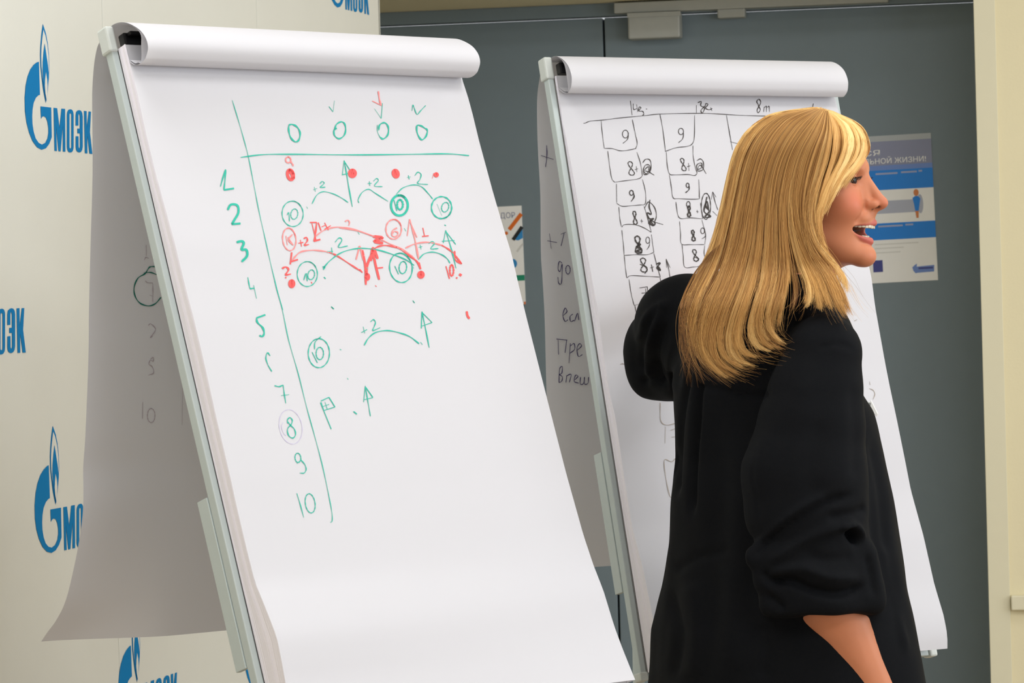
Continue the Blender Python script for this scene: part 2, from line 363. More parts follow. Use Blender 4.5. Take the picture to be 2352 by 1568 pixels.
def rr_(x0, y0, x1, y1, r, sk=0.0):
    o = []
    for cx_, cy_, a0 in ((x1 - r, y0 + r * 2.2, -90), (x1 - r, y1 - r * 2.2, 0), (x0 + r, y1 - r * 2.2, 90), (x0 + r, y0 + r * 2.2, 180)):
        for i in range(5):
            a = math.radians(a0 + 22.5 * i); o.append((cx_ + r * math.cos(a), cy_ + r * 2.2 * math.sin(a)))
    return o
O_o = rr_(600, 984, 660, 1372, 24); O_i = rr_(623, 1020, 639, 1336, 7)
E_ = [(678, 1130), (678, 1040), (683, 1008), (696, 994), (712, 991), (728, 998), (738, 1018), (742, 1050), (742, 1320), (737, 1350), (726, 1368), (710, 1373), (694, 1366), (683, 1350), (679, 1325), (679, 1226), (704, 1226), (705, 1320), (709, 1334), (714, 1334), (717, 1318), (717, 1202), (694, 1200), (694, 1156), (716, 1158), (715, 1042), (711, 1026), (706, 1026), (703, 1042), (703, 1131)]
K_ = [(754, 998), (777, 1000), (779, 1150), (796, 1003), (816, 1005), (807, 1190), (829, 1386), (803, 1383), (783, 1215), (784, 1381), (762, 1379)]
def bpt(pts): return [BF.hit(x, y) for x, y in Z1(pts)]
shapes = [('logo', 1, [bpt(G_out)]), ('logo', 1, [bpt(fl_o)]), ('logo_white', 2, [bpt(fl_w)]), ('logo', 3, [bpt(fl_m)]), ('logo_white', 4, [bpt(fl_i)])]
words = [[bpt(Mm)], [bpt(O_o), bpt(O_i)[::-1]], [bpt(E_)], [bpt(K_)]]
def emblem(du, dv):
    eb = MB(); wb = MB(); lb = MB()
    for m_, lv, loops in shapes:
        (eb if m_ == 'logo' else wb).poly([[BF.P(u + du, v + dv, 0.0003 + 0.0004 * lv) for u, v in l] for l in loops])
    for loops in words: lb.poly([[BF.P(u + du, v + dv, 0.0007) for u, v in l] for l in loops])
    o = eb.build('printed_emblem', M['logo'], bd); wb.build('emblem_white_flames', M['logo_white'], o); lb.build('printed_letters', M['logo'], o)  # inner flames are white print
PITCH_U = 0.622
for dv, du0 in ((-0.665, 0.0), (-0.351, 1.545), (0.0, 0.0), (0.318, -0.297), (0.629, -0.003), (0.941, 0.328), (1.255, 0.0)):
    for c_ in range(-6, 5):
        du = du0 + PITCH_U * c_
        umin, umax = BF.hit(55, 200)[0] + du, BF.hit(212, 300)[0] + du
        vmin, vmax = BF.hit(98, 57)[1] + dv, BF.hit(98, 345)[1] + dv
        if umin > seams[0] + 0.02 and umax < seams[-1] and vmin > -BH + 0.03 and vmax < -0.05: emblem(du, dv)

# ------------------------------------------------------------------ flipcharts
def chart_frame(tl, bl, z0, th):
    th = math.radians(th); O = at(tl[0], tl[1], z0); best = None
    lo, hi = 0.05, 0.6
    for _ in range(50):
        t = (lo + hi) / 2; nh = Vector((math.sin(th), -math.cos(th), 0)); U = Vector((math.cos(th), math.sin(th), 0))
        V = nh * math.sin(t) + Vector((0, 0, -math.cos(t))); N = nh * math.cos(t) + Vector((0, 0, math.sin(t)))
        F = Frame(O, U, V, N)
        a, b = 0.1, 2.0
        for _ in range(40):
            v = (a + b) / 2
            if proj(F.P(0, v))[1] < bl[1]: a = v
            else: b = v
        if proj(F.P(0, v))[0] < bl[0]: lo = t
        else: hi = t
    return F, t
def interp_edge(F, u, pts):
    vw = [F.hit_u(x, y, u) for x, y in pts]; vw.sort()
    return np.array([a for a, b in vw]), np.array([b for a, b in vw])
def smooth_path(vw, n=6): return [(p.x, p.y) for p in catmull([(a, b) for a, b in vw], n)]

CH = [dict(tl=(248, 80), bl=(592, 1568), z0=4.5, th=42, u0=0.010, tr=(1065, 194),
           le=[(296, 138), (302, 158), (316, 217), (334, 301), (358, 400), (402, 560), (416, 619), (433, 686), (446, 735), (466, 820), (495, 950), (530, 1100), (543, 1160), (567, 1262), (586, 1338), (603, 1378), (621, 1424), (636, 1463), (648, 1523), (656, 1568), (690, 1700), (740, 1900)],
           re=[(1065, 194), (1073, 216), (1085, 260), (1100, 322), (1132, 440), (1158, 529), (1175, 583), (1190, 649), (1207, 720), (1257, 917), (1300, 1085), (1340, 1228), (1363, 1297), (1386, 1356), (1410, 1435), (1429, 1487), (1452, 1544), (1462, 1568), (1495, 1680), (1545, 1850)],
           roll=[(296, 138), (300, 144), (307, 148.5), (315, 148.5), (323, 145.4), (331, 138), (335.5, 130), (340, 110), (335.5, 89), (321.4, 69), (298.5, 55), (280.6, 51), (265, 54), (252.5, 62.5), (238, 80)],
           back=[(226, 102), (220.7, 120), (215.6, 153), (212, 204), (211.7, 255), (212.5, 400), (208, 560), (204.4, 707), (203, 824), (196, 1000), (191, 1072), (191.5, 1120), (190.5, 1174), (183, 1235), (168.7, 1308), (150.6, 1380), (129, 1424), (110.7, 1449), (94.4, 1473)],
           straight=[(191, 1072), (188, 1180), (184, 1300), (180, 1400), (177, 1480)],
           arm=(1145, 1537), rear=0.17, vbot=0.93,
           el='grey aluminium flipchart easel nearer the printed backdrop, holding the green and red sketch',
           pl='white paper flipchart pad with green and red marker numbers and arcs'),
      dict(tl=(1254, 148), bl=(1474, 1557), z0=5.4, th=30, u0=0.0115, tr=(1918, 225),
           le=[(1282, 201), (1292, 278), (1300, 315), (1307.5, 355), (1323, 439), (1331, 485), (1352, 597), (1374, 716), (1386, 814), (1402, 909), (1414, 960), (1431, 1076), (1452, 1208), (1478, 1309), (1491, 1375), (1503, 1433), (1520, 1510), (1530, 1560)],
           re=[(1918, 225), (1928, 262), (1950, 375), (1975, 510), (2002, 640), (2010, 704), (2021, 766), (2033, 833), (2044, 889), (2060, 964), (2079, 1058), (2092, 1125), (2121, 1230), (2146, 1341), (2168, 1415), (2176, 1458), (2176, 1489)],
           roll=[(1282, 201), (1287, 208), (1295, 213.5), (1301, 214), (1305, 212), (1310, 204), (1312.6, 194), (1312.6, 174), (1305, 151), (1292, 136), (1277, 129), (1266, 132), (1256.5, 139.5), (1248, 152)],
           back=[(1240, 176.5), (1234, 222), (1233.6, 279), (1236, 355), (1241, 450), (1242, 577), (1246, 640), (1251, 735), (1255, 894), (1262, 1100), (1268, 1308)],
           straight=[(1255, 894), (1258, 1000), (1261, 1100), (1264, 1200), (1267, 1308)],
           arm=(1040, 1361), rear=0.10, vbot=None,
           el='pale grey flipchart easel in front of the dark door, beside the woman',
           pl='white paper flipchart pad with columns of black boxed numbers')]
for C in CH:
    F, t = chart_frame(C['tl'], C['bl'], C['z0'], C['th']); C['F'] = F; C['t'] = t
    u0 = C['u0']
    lv, lw = interp_edge(F, u0, C['le'])
    u1 = F.hit(C['tr'][0], C['tr'][1], float(lw[0]))[0]; C['u1'] = u1
    rv, rw = interp_edge(F, u1, C['re'])
    C['edges'] = (lv, lw, rv, rw)
    v0 = max(lv[0], 0.0); vb = C['vbot'] or min(lv[-1], rv[-1])
    if C['vbot'] is None: vb = rv[-1]
    C['vb'] = vb
    print('CHART tilt', math.degrees(t), 'W', u1 - u0, 'v', v0, vb, 'lw', lw.min(), lw.max(), 'rw', rw.min(), rw.max(), 'top z', F.O.z)
    def wtop(u, v, lv=lv, lw=lw, rv=rv, rw=rw, u0=u0, u1=u1):
        s_ = min(1, max(0, (u - u0) / (u1 - u0)))
        a, b = float(np.interp(v, lv, lw)), float(np.interp(v, rv, rw))
        return a * (1 - s_) + b * s_ + 0.0025 * math.sin(v * 9 + 1.0) * math.sin(math.pi * s_)
    C['wtop'] = wtop
    # ---- easel
    vF = F.O.z / -F.V.z                     # distance down the slope to the floor
    ctr = F.P((u0 + u1) / 2, vF * 0.98, -0.1); ctr.z = 0
    ea = empty('flipchart_easel', C['el'], 'easel', ctr, 'flipchart easels')
    LW, LD = 0.010, 0.0145
    uR_ = u1 + 0.0015
    vE = 0.968 if C['vbot'] is None else 0.985
    for a, b in ((0, LW), (uR_, uR_ + LW)):
        m_ = MB(); m_.fbox(F, a, b, -0.005, vE - 0.012, -LD, 0); m_.build('side_rail', M['alu'], ea, bevel=0.0015)
        for q0, q1 in ((-0.012, 0.024), (vE - 0.014, vE)):
            m_ = MB(); m_.fbox(F, a - (0.0035 if a == 0 else 0.001), b + (-0.0004 + u0 - LW if a == 0 else 0.0035), q0, q1, -LD - 0.004, 0.003); m_.build('corner_cap', M['alu_lt'], ea, bevel=0.003)
    m_ = MB(); m_.fbox(F, LW + 0.007, uR_ - 0.004, vE - 0.011, vE - 0.002, -LD, 0.002); m_.build('bottom_rail', M['alu'], ea, bevel=0.001)
    uc = (u0 + u1) / 2
    for sg in (-1, 1):
        A_ = F.P(uc + sg * 0.03, 0.12, -0.0355); nh = Vector((F.N.x, F.N.y, 0)).normalized()
        B_ = F.P(uc + sg * 0.24, 0.12, -0.0355) + nh * 0.30; B_.z = 0.014
        m_ = MB(); m_.bar(A_, A_.lerp(B_, 0.62), F.U, F.N, 0.011, 0.008); leg = m_.build('front_leg', M['alu'], ea, bevel=0.0015)
        m_ = MB(); m_.bar(A_.lerp(B_, 0.6), B_, F.U, F.N, 0.0085, 0.006); m_.build('leg_extension', M['alu_lt'], leg, bevel=0.001)
        m_ = MB(); m_.bar(A_.lerp(B_, 0.6), A_.lerp(B_, 0.625), F.U, F.N, 0.014, 0.011); m_.build('leg_collar', M['black'], leg, bevel=0.001)
        m_ = MB(); m_.tube([B_ + Vector((0, 0, .02)), (B_.x, B_.y, 0)], [0.012, 0.015], 12); m_.build('leg_foot', M['black'], leg)
    m_ = MB(); m_.fbox(F, LW + 0.0005, uR_ - 0.0005, 0.02, vE - 0.012, -LD + 0.002, -0.004); m_.build('back_board', M['board'], ea, bevel=0.001)
    m_ = MB(); m_.fbox(F, LW + 0.014, uR_ - 0.010, -0.004, 0.014, -0.012, 0.002); m_.fbox(F, LW + 0.018, uR_ - 0.014, -0.003, 0.003, 0.002, 0.011)
    m_.build('clamp_bar', M['black'], ea, bevel=0.002)
    # folded side arm behind the left leg
    va = F.hit_u(0, 0, 0)[0]
    def v_at(y):
        a, b = 0.0, 2.0
        for _ in range(40):
            v = (a + b) / 2
            if proj(F.P(0, v, -0.02))[1] < y: a = v
            else: b = v
        return v
    m_ = MB(); m_.fbox(F, -0.0015, 0.0065, v_at(C['arm'][0]), v_at(C['arm'][1]), -LD - 0.0215, -LD - 0.0005); arm = m_.build('side_arm', M['alu'], ea, bevel=0.0008)
    # rear leg
    nh = Vector((F.N.x, F.N.y, 0)).normalized()
    for ul in (C['rear'], u0 + u1 - C['rear']):
        A_ = F.P(ul, 0.42, -0.03); B_ = A_ - nh * 0.02; B_.z = 0.012
        m_ = MB(); m_.bar(A_, B_, F.U, nh, 0.007, 0.007); rl = m_.build('rear_leg', M['alu'], ea, bevel=0.0015)
        m_ = MB(); m_.tube([B_ + Vector((0, 0, .02)), (B_.x, B_.y, 0)], [0.012, 0.014], 12); m_.build('leg_foot', M['black'], rl)
        m_ = MB(); m_.fbox(F, ul - 0.02, ul + 0.02, 0.38, 0.44, -0.024, -LD - 0.0005); m_.build('leg_hinge', M['black'], ea, bevel=0.002)
    m_ = MB(); m_.fbox(F, uc - 0.05, uc + 0.05, 0.08, 0.16, -0.027, -LD - 0.0005); m_.build('hinge_block', M['black'], ea, bevel=0.002)
    # ---- pad
    pad = empty('flipchart_pad', C['pl'], 'flipchart pad', F.P((u0 + u1) / 2, vb, 0.01), 'flipchart pads')
    NU, NV = 14, 70
    def sheet(name, fr_, parent, m, uo=0.0, vtop=None, vend=None, seed=0):
        b = MB(); rows = []
        a_ = v0 if vtop is None else vtop
        e_ = vb if vend is None else vend
        for i in range(NV + 1):
            v = a_ + (e_ - a_) * i / NV; r_ = []
            for j in range(NU + 1):
                u = u0 + uo + (u1 - u0 - uo) * j / NU
                r_.append(F.P(u, v, wtop(u, v) * fr_ + (0.0 if fr_ == 1 else 0.0006 * math.sin(v * 14 + seed))))
            rows.append(r_)
        b.grid(rows, flip=True); return b.build(name, m, parent, smooth=True)
    top = sheet('top_sheet', 1.0, pad, M['paper'])
    for q in range(1, 12):
        fr_ = q / 12.0
        sheet('page', fr_, pad, M['paper'], uo=0.0012 + 0.0003 * ((q * 7) % 4), vtop=0.02, vend=min(vb, vE - 0.012) - 0.003 * ((q * 5) % 4), seed=q)
    for side, ue, ev, ew in (('left', u0, lv, lw), ('right', u1, rv, rw)):
        b = MB(); rows = []
        for i in range(61):
            v = 0.02 + (min(vb, vE - 0.012) - 0.02) * i / 60; wt = float(np.interp(v, ev, ew)); r_ = []
            for k in range(29):
                q = k / 28; jit = (0.0 if k % 2 else 0.0004) + 0.0003 * math.sin(k * 2.7 + v * 3)
                q2 = q + 0.03 * math.sin(k * 1.9 + v * 6) * q * (1 - q)
                r_.append(F.P(ue + (jit if side == 'left' else -jit), v, 0.0004 + (wt - 0.0008) * q2))
            rows.append(r_)
        b.grid(rows, flip=(side == 'right')); o = b.build('page_edges', M['paper_edge'], pad)
    m_ = MB(); m_.fbox(F, u0 + 0.002, u1, 0.02, min(vb, vE - 0.014), -0.003, 0.0); m_.build('cardboard_backing', mat('cardboard', srgb(150, 148, 146), 0.9, noise_amt=0.1), pad)
    # sheets flipped over the top: up out of the clamp, round the roll and down the back
    path = [F.hit_u(x, y, u0) for x, y in C['roll']]
    backp = [F.hit_u(x, y, u0) for x, y in C['back']]
    strp = [F.hit_u(x, y, u0) for x, y in C['straight']]
    edge = smooth_path(path + backp, 4)
    nb = len(C['back']); k0 = next(i for i, p_ in enumerate(C['back']) if p_ == C['straight'][0] or p_[1] >= C['straight'][0][1])
    inner = smooth_path(path + backp[:k0] + strp, 4)
    def resample(pl, n):
        P = np.array(pl); d = np.r_[0, np.cumsum(np.hypot(*np.diff(P, axis=0).T))]
        s_ = np.linspace(0, d[-1], n); return np.c_[np.interp(s_, d, P[:, 0]), np.interp(s_, d, P[:, 1])]
    # keep rows matched: shared upper part, separately sampled lower part
    nk = (len(path) + k0 - 1) * 4 + 1
    ed = np.vstack([np.array(edge[:nk]), resample(edge[nk - 1:], 30)[1:]]); inn = np.vstack([np.array(inner[:nk]), resample(inner[nk - 1:], 30)[1:]])
    b = MB(); rows = []; NUU = 22
    for i in range(len(ed)):
        r_ = []
        for j in range(NUU + 1):
            s_ = (j / NUU) ** 1.5; u = u0 + (u1 - u0 - 0.001) * s_; q = min(1, s_ * (u1 - u0) / 0.16); q = q * q * (3 - 2 * q)
            vv, ww = ed[i] * (1 - q) + inn[i] * q
            r_.append(F.P(u, vv, ww))
        rows.append(r_)
    b.grid(rows); fs_ = b.build('flipped_sheet', M['paper'], pad, smooth=True)
    # an inner sheet, pressed flatter inside the roll
    pr = np.array(path); cen = pr[2:12].mean(0)
    inner2 = [pr[0] * 0.98 + cen * 0.02, pr[2] * .9 + cen * .1, pr[3] * 0.86 + cen * 0.14, pr[4] * 0.9 + cen * 0.1, pr[8] * 0.25 + cen * 0.75, pr[9] * 0.8 + cen * .2, pr[10] * 0.93 + cen * 0.07, pr[12] * 0.9 + cen * 0.1]
    ip = smooth_path([tuple(p_) for p_ in inner2], 5)
    b = MB(); b.grid([[F.P(u0 + 0.001 + (u1 - u0 - 0.003) * j / 8, vv, ww) for j in range(9)] for vv, ww in ip]); b.build('flipped_sheet', M['paper'], pad, smooth=True)
    C['pad'], C['top'], C['flip'] = pad, top, fs_
    bv = np.array([p_[0] for p_ in inn[len(path) * 4:]]); bw = np.array([p_[1] for p_ in inn[len(path) * 4:]])
    o_ = np.argsort(bv); C['wback'] = lambda u, v, bv=bv[o_], bw=bw[o_]: float(np.interp(v, bv, bw))
    C['hit_top'] = lambda x, y, F=F, f=wtop: F.P(*(lambda q: (q[0], q[1], q[2] + 0.0007))(F.hit_surf(x, y, f)))
    C['hit_back'] = lambda x, y, F=F, f=C['wback']: F.P(*(lambda q: (q[0], q[1], q[2] + 0.0012))(F.hit_surf(x, y, f)))

# ------------------------------------------------------------------ handwriting
def ink(C, which, ox, oy, sc, groups):
    hit = C['hit_top'] if which == 'top' else C['hit_back']; par = C['top'] if which == 'top' else C['flip']
    for name, m, strokes in groups:
        b = MB()
        for wpx, pts in strokes: ribbon(b, [(ox + x / sc, oy + y / sc) for x, y in pts], wpx, hit)
        b.build(name, M[m], par, kind='stuff')
A = [
 (1.7, [(160, 92), (205, 240), (245, 380), (272, 485), (310, 680), (345, 860), (390, 1060), (430, 1240), (470, 1400), (510, 1545)]),
 (2.8, [(218, 487), (380, 468), (600, 466), (1000, 470), (1400, 466), (1650, 463), (1800, 475)]),
 (1.8, [(830, 135), (858, 172)]), (1.5, [(858, 172), (868, 95)]), (1.5, [(1145, 150), (1192, 218)]), (1.8, [(1192, 218), (1200, 112)]), (2, [(1405, 165), (1412, 125), (1422, 150), (1440, 190), (1465, 165), (1500, 128)]),
 (3.8, [(553, 262), (551, 300), (565, 350), (597, 380), (622, 365), (630, 320), (612, 280), (580, 260), (553, 262)]),
 (3.4, [(885, 287), (866, 295), (868, 335), (900, 358), (935, 335), (946, 290), (935, 250), (910, 242), (880, 262), (870, 300)]),
 (3.6, [(1182, 345), (1205, 360), (1235, 335), (1243, 290), (1228, 255), (1205, 248), (1180, 265), (1175, 300)]), (1.4, [(1165, 262), (1166, 310), (1182, 345)]),
 (3.6, [(1500, 290), (1470, 270), (1440, 268), (1442, 320), (1470, 365), (1500, 345), (1512, 305), (1500, 285)]),
 (3.2, [(78, 690), (95, 630), (113, 572), (110, 640), (102, 712)]), (5.5, [(102, 713), (172, 702)]),
 (5, [(128, 852), (150, 815), (195, 820), (202, 870), (175, 920), (157, 950)]), (6.5, [(157, 950), (217, 945)]),
 (5.5, [(190, 1075), (225, 1068), (240, 1082), (225, 1125), (258, 1128), (262, 1170), (225, 1210)]),
 (2.6, [(268, 1318), (275, 1360), (283, 1398)]), (4.5, [(283, 1397), (312, 1393)]), (2.4, [(308, 1372), (328, 1465)]),
 (2.6, [(992, 830), (968, 700), (950, 590), (935, 508)]), (2.8, [(935, 508), (922, 612)]), (2.8, [(922, 608), (988, 592)]), (2.8, [(985, 592), (935, 512)]),
 (2, [(712, 810), (745, 750), (790, 725), (860, 740), (920, 770), (963, 800)]), (2, [(722, 712), (748, 702)]), (2, [(728, 692), (736, 724)]), (2, [(766, 672), (782, 654), (797, 664), (785, 680), (768, 696), (805, 693)]),
 (2, [(1038, 802), (1032, 780), (1060, 730), (1105, 708), (1150, 735), (1240, 792)]), (2, [(1098, 668), (1126, 666)]), (2, [(1110, 652), (1113, 685)]), (2, [(1138, 652), (1160, 634), (1172, 648), (1145, 685), (1200, 690)]),
 (2, [(1370, 628), (1396, 622)]), (2, [(1380, 612), (1386, 640)]), (2.2, [(1425, 615), (1445, 590), (1468, 605), (1460, 640), (1445, 668), (1515, 675)]),
 (2.2, [(1295, 745), (1340, 700), (1410, 678), (1470, 690), (1520, 740), (1548, 775)]),
 (2.2, ell(578, 878, 73, 88, -0.1, 0.2)), (2, [(540, 888), (552, 870), (556, 930)]), (2, ell(590, 880, 24, 36, 0.15)),
 (5, ell(1318, 820, 58, 70, 0, 0.15)), (3, [(1280, 782), (1300, 858)]), (4.6, ell(1322, 815, 20, 34)),
 (3.2, ell(1610, 835, 70, 76, 0, 0.2, 0.3)), (1.4, [(1578, 810), (1612, 890)]), (2.2, ell(1635, 832, 24, 34, 0.3)),
 (2.2, [(1352, 978), (1362, 998)]), (2.2, [(1030, 1005), (1041, 1021)]), (3, [(1630, 954), (1640, 961)]),
 (2.6, [(1710, 1255), (1680, 1130), (1638, 992)]), (2.8, [(1638, 992), (1622, 1080)]), (2.6, [(1612, 1068), (1700, 1062)]), (2.8, [(1640, 1000), (1708, 1090)]),
 (2.2, [(815, 1140), (858, 1138)]), (2, [(848, 1112), (853, 1158)]), (2.4, [(872, 1075), (900, 1045), (920, 1060), (895, 1110), (960, 1100)]),
 (2.8, [(790, 1255), (840, 1200), (920, 1145), (1030, 1118), (1150, 1125), (1260, 1155), (1360, 1195), (1420, 1235)]), (3, [(785, 1243), (802, 1250), (790, 1264)]),
 (2.2, ell(680, 1295, 70, 86, 0, 0.2)), (2.2, [(655, 1338), (672, 1290), (680, 1345)]), (2.2, ell(707, 1300, 23, 34, 0.2)),
 (2.8, ell(1328, 1252, 78, 102, -0.15, 0.22)), (2.4, [(1286, 1240), (1312, 1297)]), (2.6, ell(1342, 1250, 26, 42, 0.1)),
 (2.2, [(1450, 1110), (1476, 1105)]), (2.2, [(1462, 1093), (1468, 1125)]), (2.2, [(1520, 1085), (1545, 1070), (1560, 1085), (1535, 1120), (1588, 1118)]),
 (2.4, [(1450, 1195), (1490, 1155), (1550, 1143), (1610, 1160), (1650, 1190), (1668, 1220)]),
 (3, [(795, 1316), (807, 1328)]), (3.2, [(845, 1520), (863, 1537)]), (3, [(1410, 1478), (1422, 1494)]), (1.4, [(675, 828), (682, 842)]), (2, [(1090, 1245), (1100, 1262)]), (2, [(1408, 1240), (1418, 1256)])]
AR = [
 (7, ell(563, 608, 20, 34, -.2)), (9, [(548, 575), (575, 600), (582, 640)]), (8.5, ell(992, 598, 18, 20)), (7, [(985, 595), (1003, 602)]), (8, ell(1292, 600, 15, 22, -.3)), (6, [(1288, 590), (1296, 612)]), (5, ell(1573, 608, 10, 10)), (1.5, [(1545, 635), (1556, 596)]),
 (4, [(698, 938), (745, 938)]), (4, [(745, 940), (736, 1010), (726, 1070)]), (3, [(712, 945), (740, 1060)]), (5.5, [(726, 1068), (770, 1055)]), (3.5, [(755, 938), (775, 995)]), (3.5, [(780, 968), (806, 957)]), (4, [(800, 940), (826, 992)]), (4.5, [(842, 960), (800, 985)]),
 (7, [(1135, 1035), (1200, 1045), (1145, 1068), (1205, 1082)]), (4, [(1150, 1030), (1185, 1080)]),
 (3.5, [(1475, 1035), (1520, 1030)]), (3.5, [(1480, 975), (1492, 1030)]),
 (3.4, [(1050, 1275), (980, 1230), (880, 1165), (830, 1145)]), (5, [(572, 1145), (562, 1228)]), (5, [(565, 1210), (615, 1195)]), (4, [(1040, 1262), (1062, 1285)]),
 (5, [(1085, 1370), (1082, 1250), (1062, 1130)]), (6, [(1090, 1330), (1093, 1240), (1130, 1150)]), (5.5, [(1178, 1335), (1152, 1230), (1130, 1120)]), (6, [(1120, 1205), (1135, 1115), (1168, 1190)]), (4, [(1150, 1256), (1204, 1250)]), (10, [(1088, 1302), (1100, 1330)]), (7, ell(1095, 1315, 9, 16)),
 (4, [(1140, 1122), (1180, 1102), (1240, 1098), (1320, 1120), (1390, 1170), (1440, 1210), (1462, 1262)]), (6, [(1452, 1215), (1464, 1262)]), (6, [(1380, 1165), (1420, 1190)]), (9, ell(1467, 1300, 12, 14)), (6, [(1460, 1296), (1474, 1304)]),
 (3.6, [(1610, 1095), (1650, 1118), (1690, 1150), (1750, 1225)]), (4, [(1700, 1135), (1705, 1195), (1750, 1225)]),
 (4.2, [(1640, 1240), (1665, 1328)]), (4, ell(1680, 1270, 13, 38)), (5, [(1710, 1320), (1720, 1324)]), (8, [(1732, 1296), (1748, 1306)]),
 (4.4, [(505, 1258), (530, 1246), (550, 1265), (530, 1300), (566, 1295)]), (4, [(527, 1316), (534, 1324)]), (9, ell(572, 1362, 11, 17)), (5, [(568, 1355), (576, 1370)]), (4.5, [(706, 1350), (714, 1360)]), (2, [(1150, 1374), (1160, 1382)]), (3.5, [(618, 1082), (652, 1076)]), (3.5, [(632, 1058), (640, 1105)]), (3.5, [(655, 1050), (675, 1042), (680, 1065), (660, 1095), (692, 1090)])]
AP = [
 (3, [(1130, 97), (1195, 128)]), (3.6, [(1172, 30), (1180, 90), (1192, 125)]), (3.4, ell(548, 505, 18, 20)), (4, [(565, 518), (578, 535), (582, 548)]),
 (2.8, ell(555, 1055, 46, 78, -.12, .25)), (3, [(532, 1030), (542, 1095)]), (3, [(578, 1020), (548, 1060), (584, 1095)]), (3, [(545, 1040), (575, 1085)]),
 (3, [(940, 932), (962, 922), (972, 940), (966, 960)]),
 (3, [(735, 1035), (800, 990), (890, 970), (1000, 985), (1130, 1030), (1250, 1085), (1350, 1130), (1420, 1185)]), (2, [(900, 976), (1020, 996), (1150, 1040), (1270, 1095), (1410, 1170)]),
 (3.2, ell(1278, 985, 54, 68, 0, 0.25)), (3.2, [(1302, 975), (1270, 995), (1268, 1030), (1295, 1035), (1308, 1010), (1285, 1000), (1270, 1012)]),
 (4, [(1450, 1190), (1430, 1080), (1410, 990), (1388, 915)]), (4.5, [(1372, 1032), (1388, 920)]), (4.5, [(1390, 930), (1440, 1042)]),
 (3.4, [(830, 1145), (800, 1138), (720, 1130), (640, 1140), (600, 1170), (575, 1205)]), (3.5, [(1360, 1115), (1430, 1085), (1520, 1075), (1610, 1095)]), (4.5, [(1018, 1195), (1042, 1100)]), (4, [(1042, 1100), (1075, 1172)]), (4, [(1042, 1100), (1066, 1200)])]
ink(CH[0], 'top', 480, 200, 3.016, [('green_handwriting', 'ink_green', A), ('red_handwriting', 'ink_red', AR), ('faded_red_handwriting', 'ink_pink', AP)])
B = [
 (1.8, [(352, -40), (362, 0), (400, 140), (440, 330), (500, 540), (550, 740), (600, 920), (650, 1110), (690, 1300), (708, 1400), (709, 1450), (698, 1458)]),
 (5.2, [(295, 170), (240, 190)]), (4.4, [(240, 190), (246, 218), (278, 250), (287, 285), (275, 305), (258, 298)]), (2.6, [(325, 425), (308, 406), (298, 440), (312, 485)]), (3.4, [(312, 485), (335, 522)]),
 (3, [(352, 610), (380, 616), (405, 606)]), (2.4, [(405, 606), (412, 660), (422, 720)]), (2.6, [(392, 672), (442, 665)]),
 (2.6, [(435, 845), (432, 822), (448, 808), (462, 825), (455, 850), (432, 880), (440, 920), (465, 935), (482, 915), (475, 880), (450, 855), (436, 835)]),
 (2.3, ell(497, 1058, 18, 29, -.1)), (2.3, [(515, 1070), (540, 1100), (548, 1130), (535, 1152), (508, 1152)]), (2.3, [(490, 1092), (520, 1070)]),
 (2.1, [(490, 1278), (512, 1350), (533, 1428)]), (2.2, ell(573, 1340, 30, 60, -.15, 0.05, -2)),
 (3, [(703, 120), (720, 135)]), (2.6, [(1210, 82), (1221, 98)]), (2.6, [(1312, 375), (1290, 260), (1267, 150)]), (2.8, [(1267, 150), (1263, 255)]), (3, [(1262, 242), (1330, 218)]), (2.8, [(1330, 218), (1270, 158)]),
 (2.6, [(890, 281), (926, 262)]), (2.4, [(902, 244), (912, 286)]), (2.5, [(948, 214), (965, 200), (978, 215), (972, 240), (962, 268), (1008, 250)]),
 (2.8, [(908, 360), (935, 315), (980, 280), (1050, 268), (1120, 280), (1190, 305), (1250, 350)]), (2.6, [(1258, 340), (1270, 355)]),
 (2.5, ell(627, 408, 66, 90, 0, .06, -1.9)), (2.2, [(600, 385), (604, 340), (640, 305)]), (2.6, [(585, 402), (618, 468)]), (2.4, ell(633, 410, 23, 38)),
 (2, [(758, 384), (766, 389)]), (2, [(803, 562), (809, 572)]), (2.4, [(637, 715), (704, 880)]), (2.8, [(640, 705), (690, 682)]), (2.8, [(690, 682), (727, 742)]), (2.8, [(727, 742), (655, 765)]), (2.4, [(640, 712), (658, 765)]), (2.4, [(650, 740), (690, 726)]), (2.4, [(665, 712), (680, 758)]),
 (3.4, [(842, 770), (863, 787)]), (2.2, [(947, 800), (930, 700), (915, 610)]), (2.8, [(915, 615), (905, 712)]), (3, [(905, 698), (962, 684)]), (2.8, [(962, 682), (918, 620)])]
ink(CH[0], 'top', 500, 660, 2.703, [('green_handwriting', 'ink_green', B), ('red_handwriting', 'ink_red', [(5, [(1545, 148), (1549, 175), (1562, 195)])]),
    ('lilac_pen_ring', 'ink_lilac', [(1.2, ell(452, 865, 70, 108, -.2, 0.02)), (1.1, [(405, 838), (395, 865), (408, 905), (425, 920)])])])
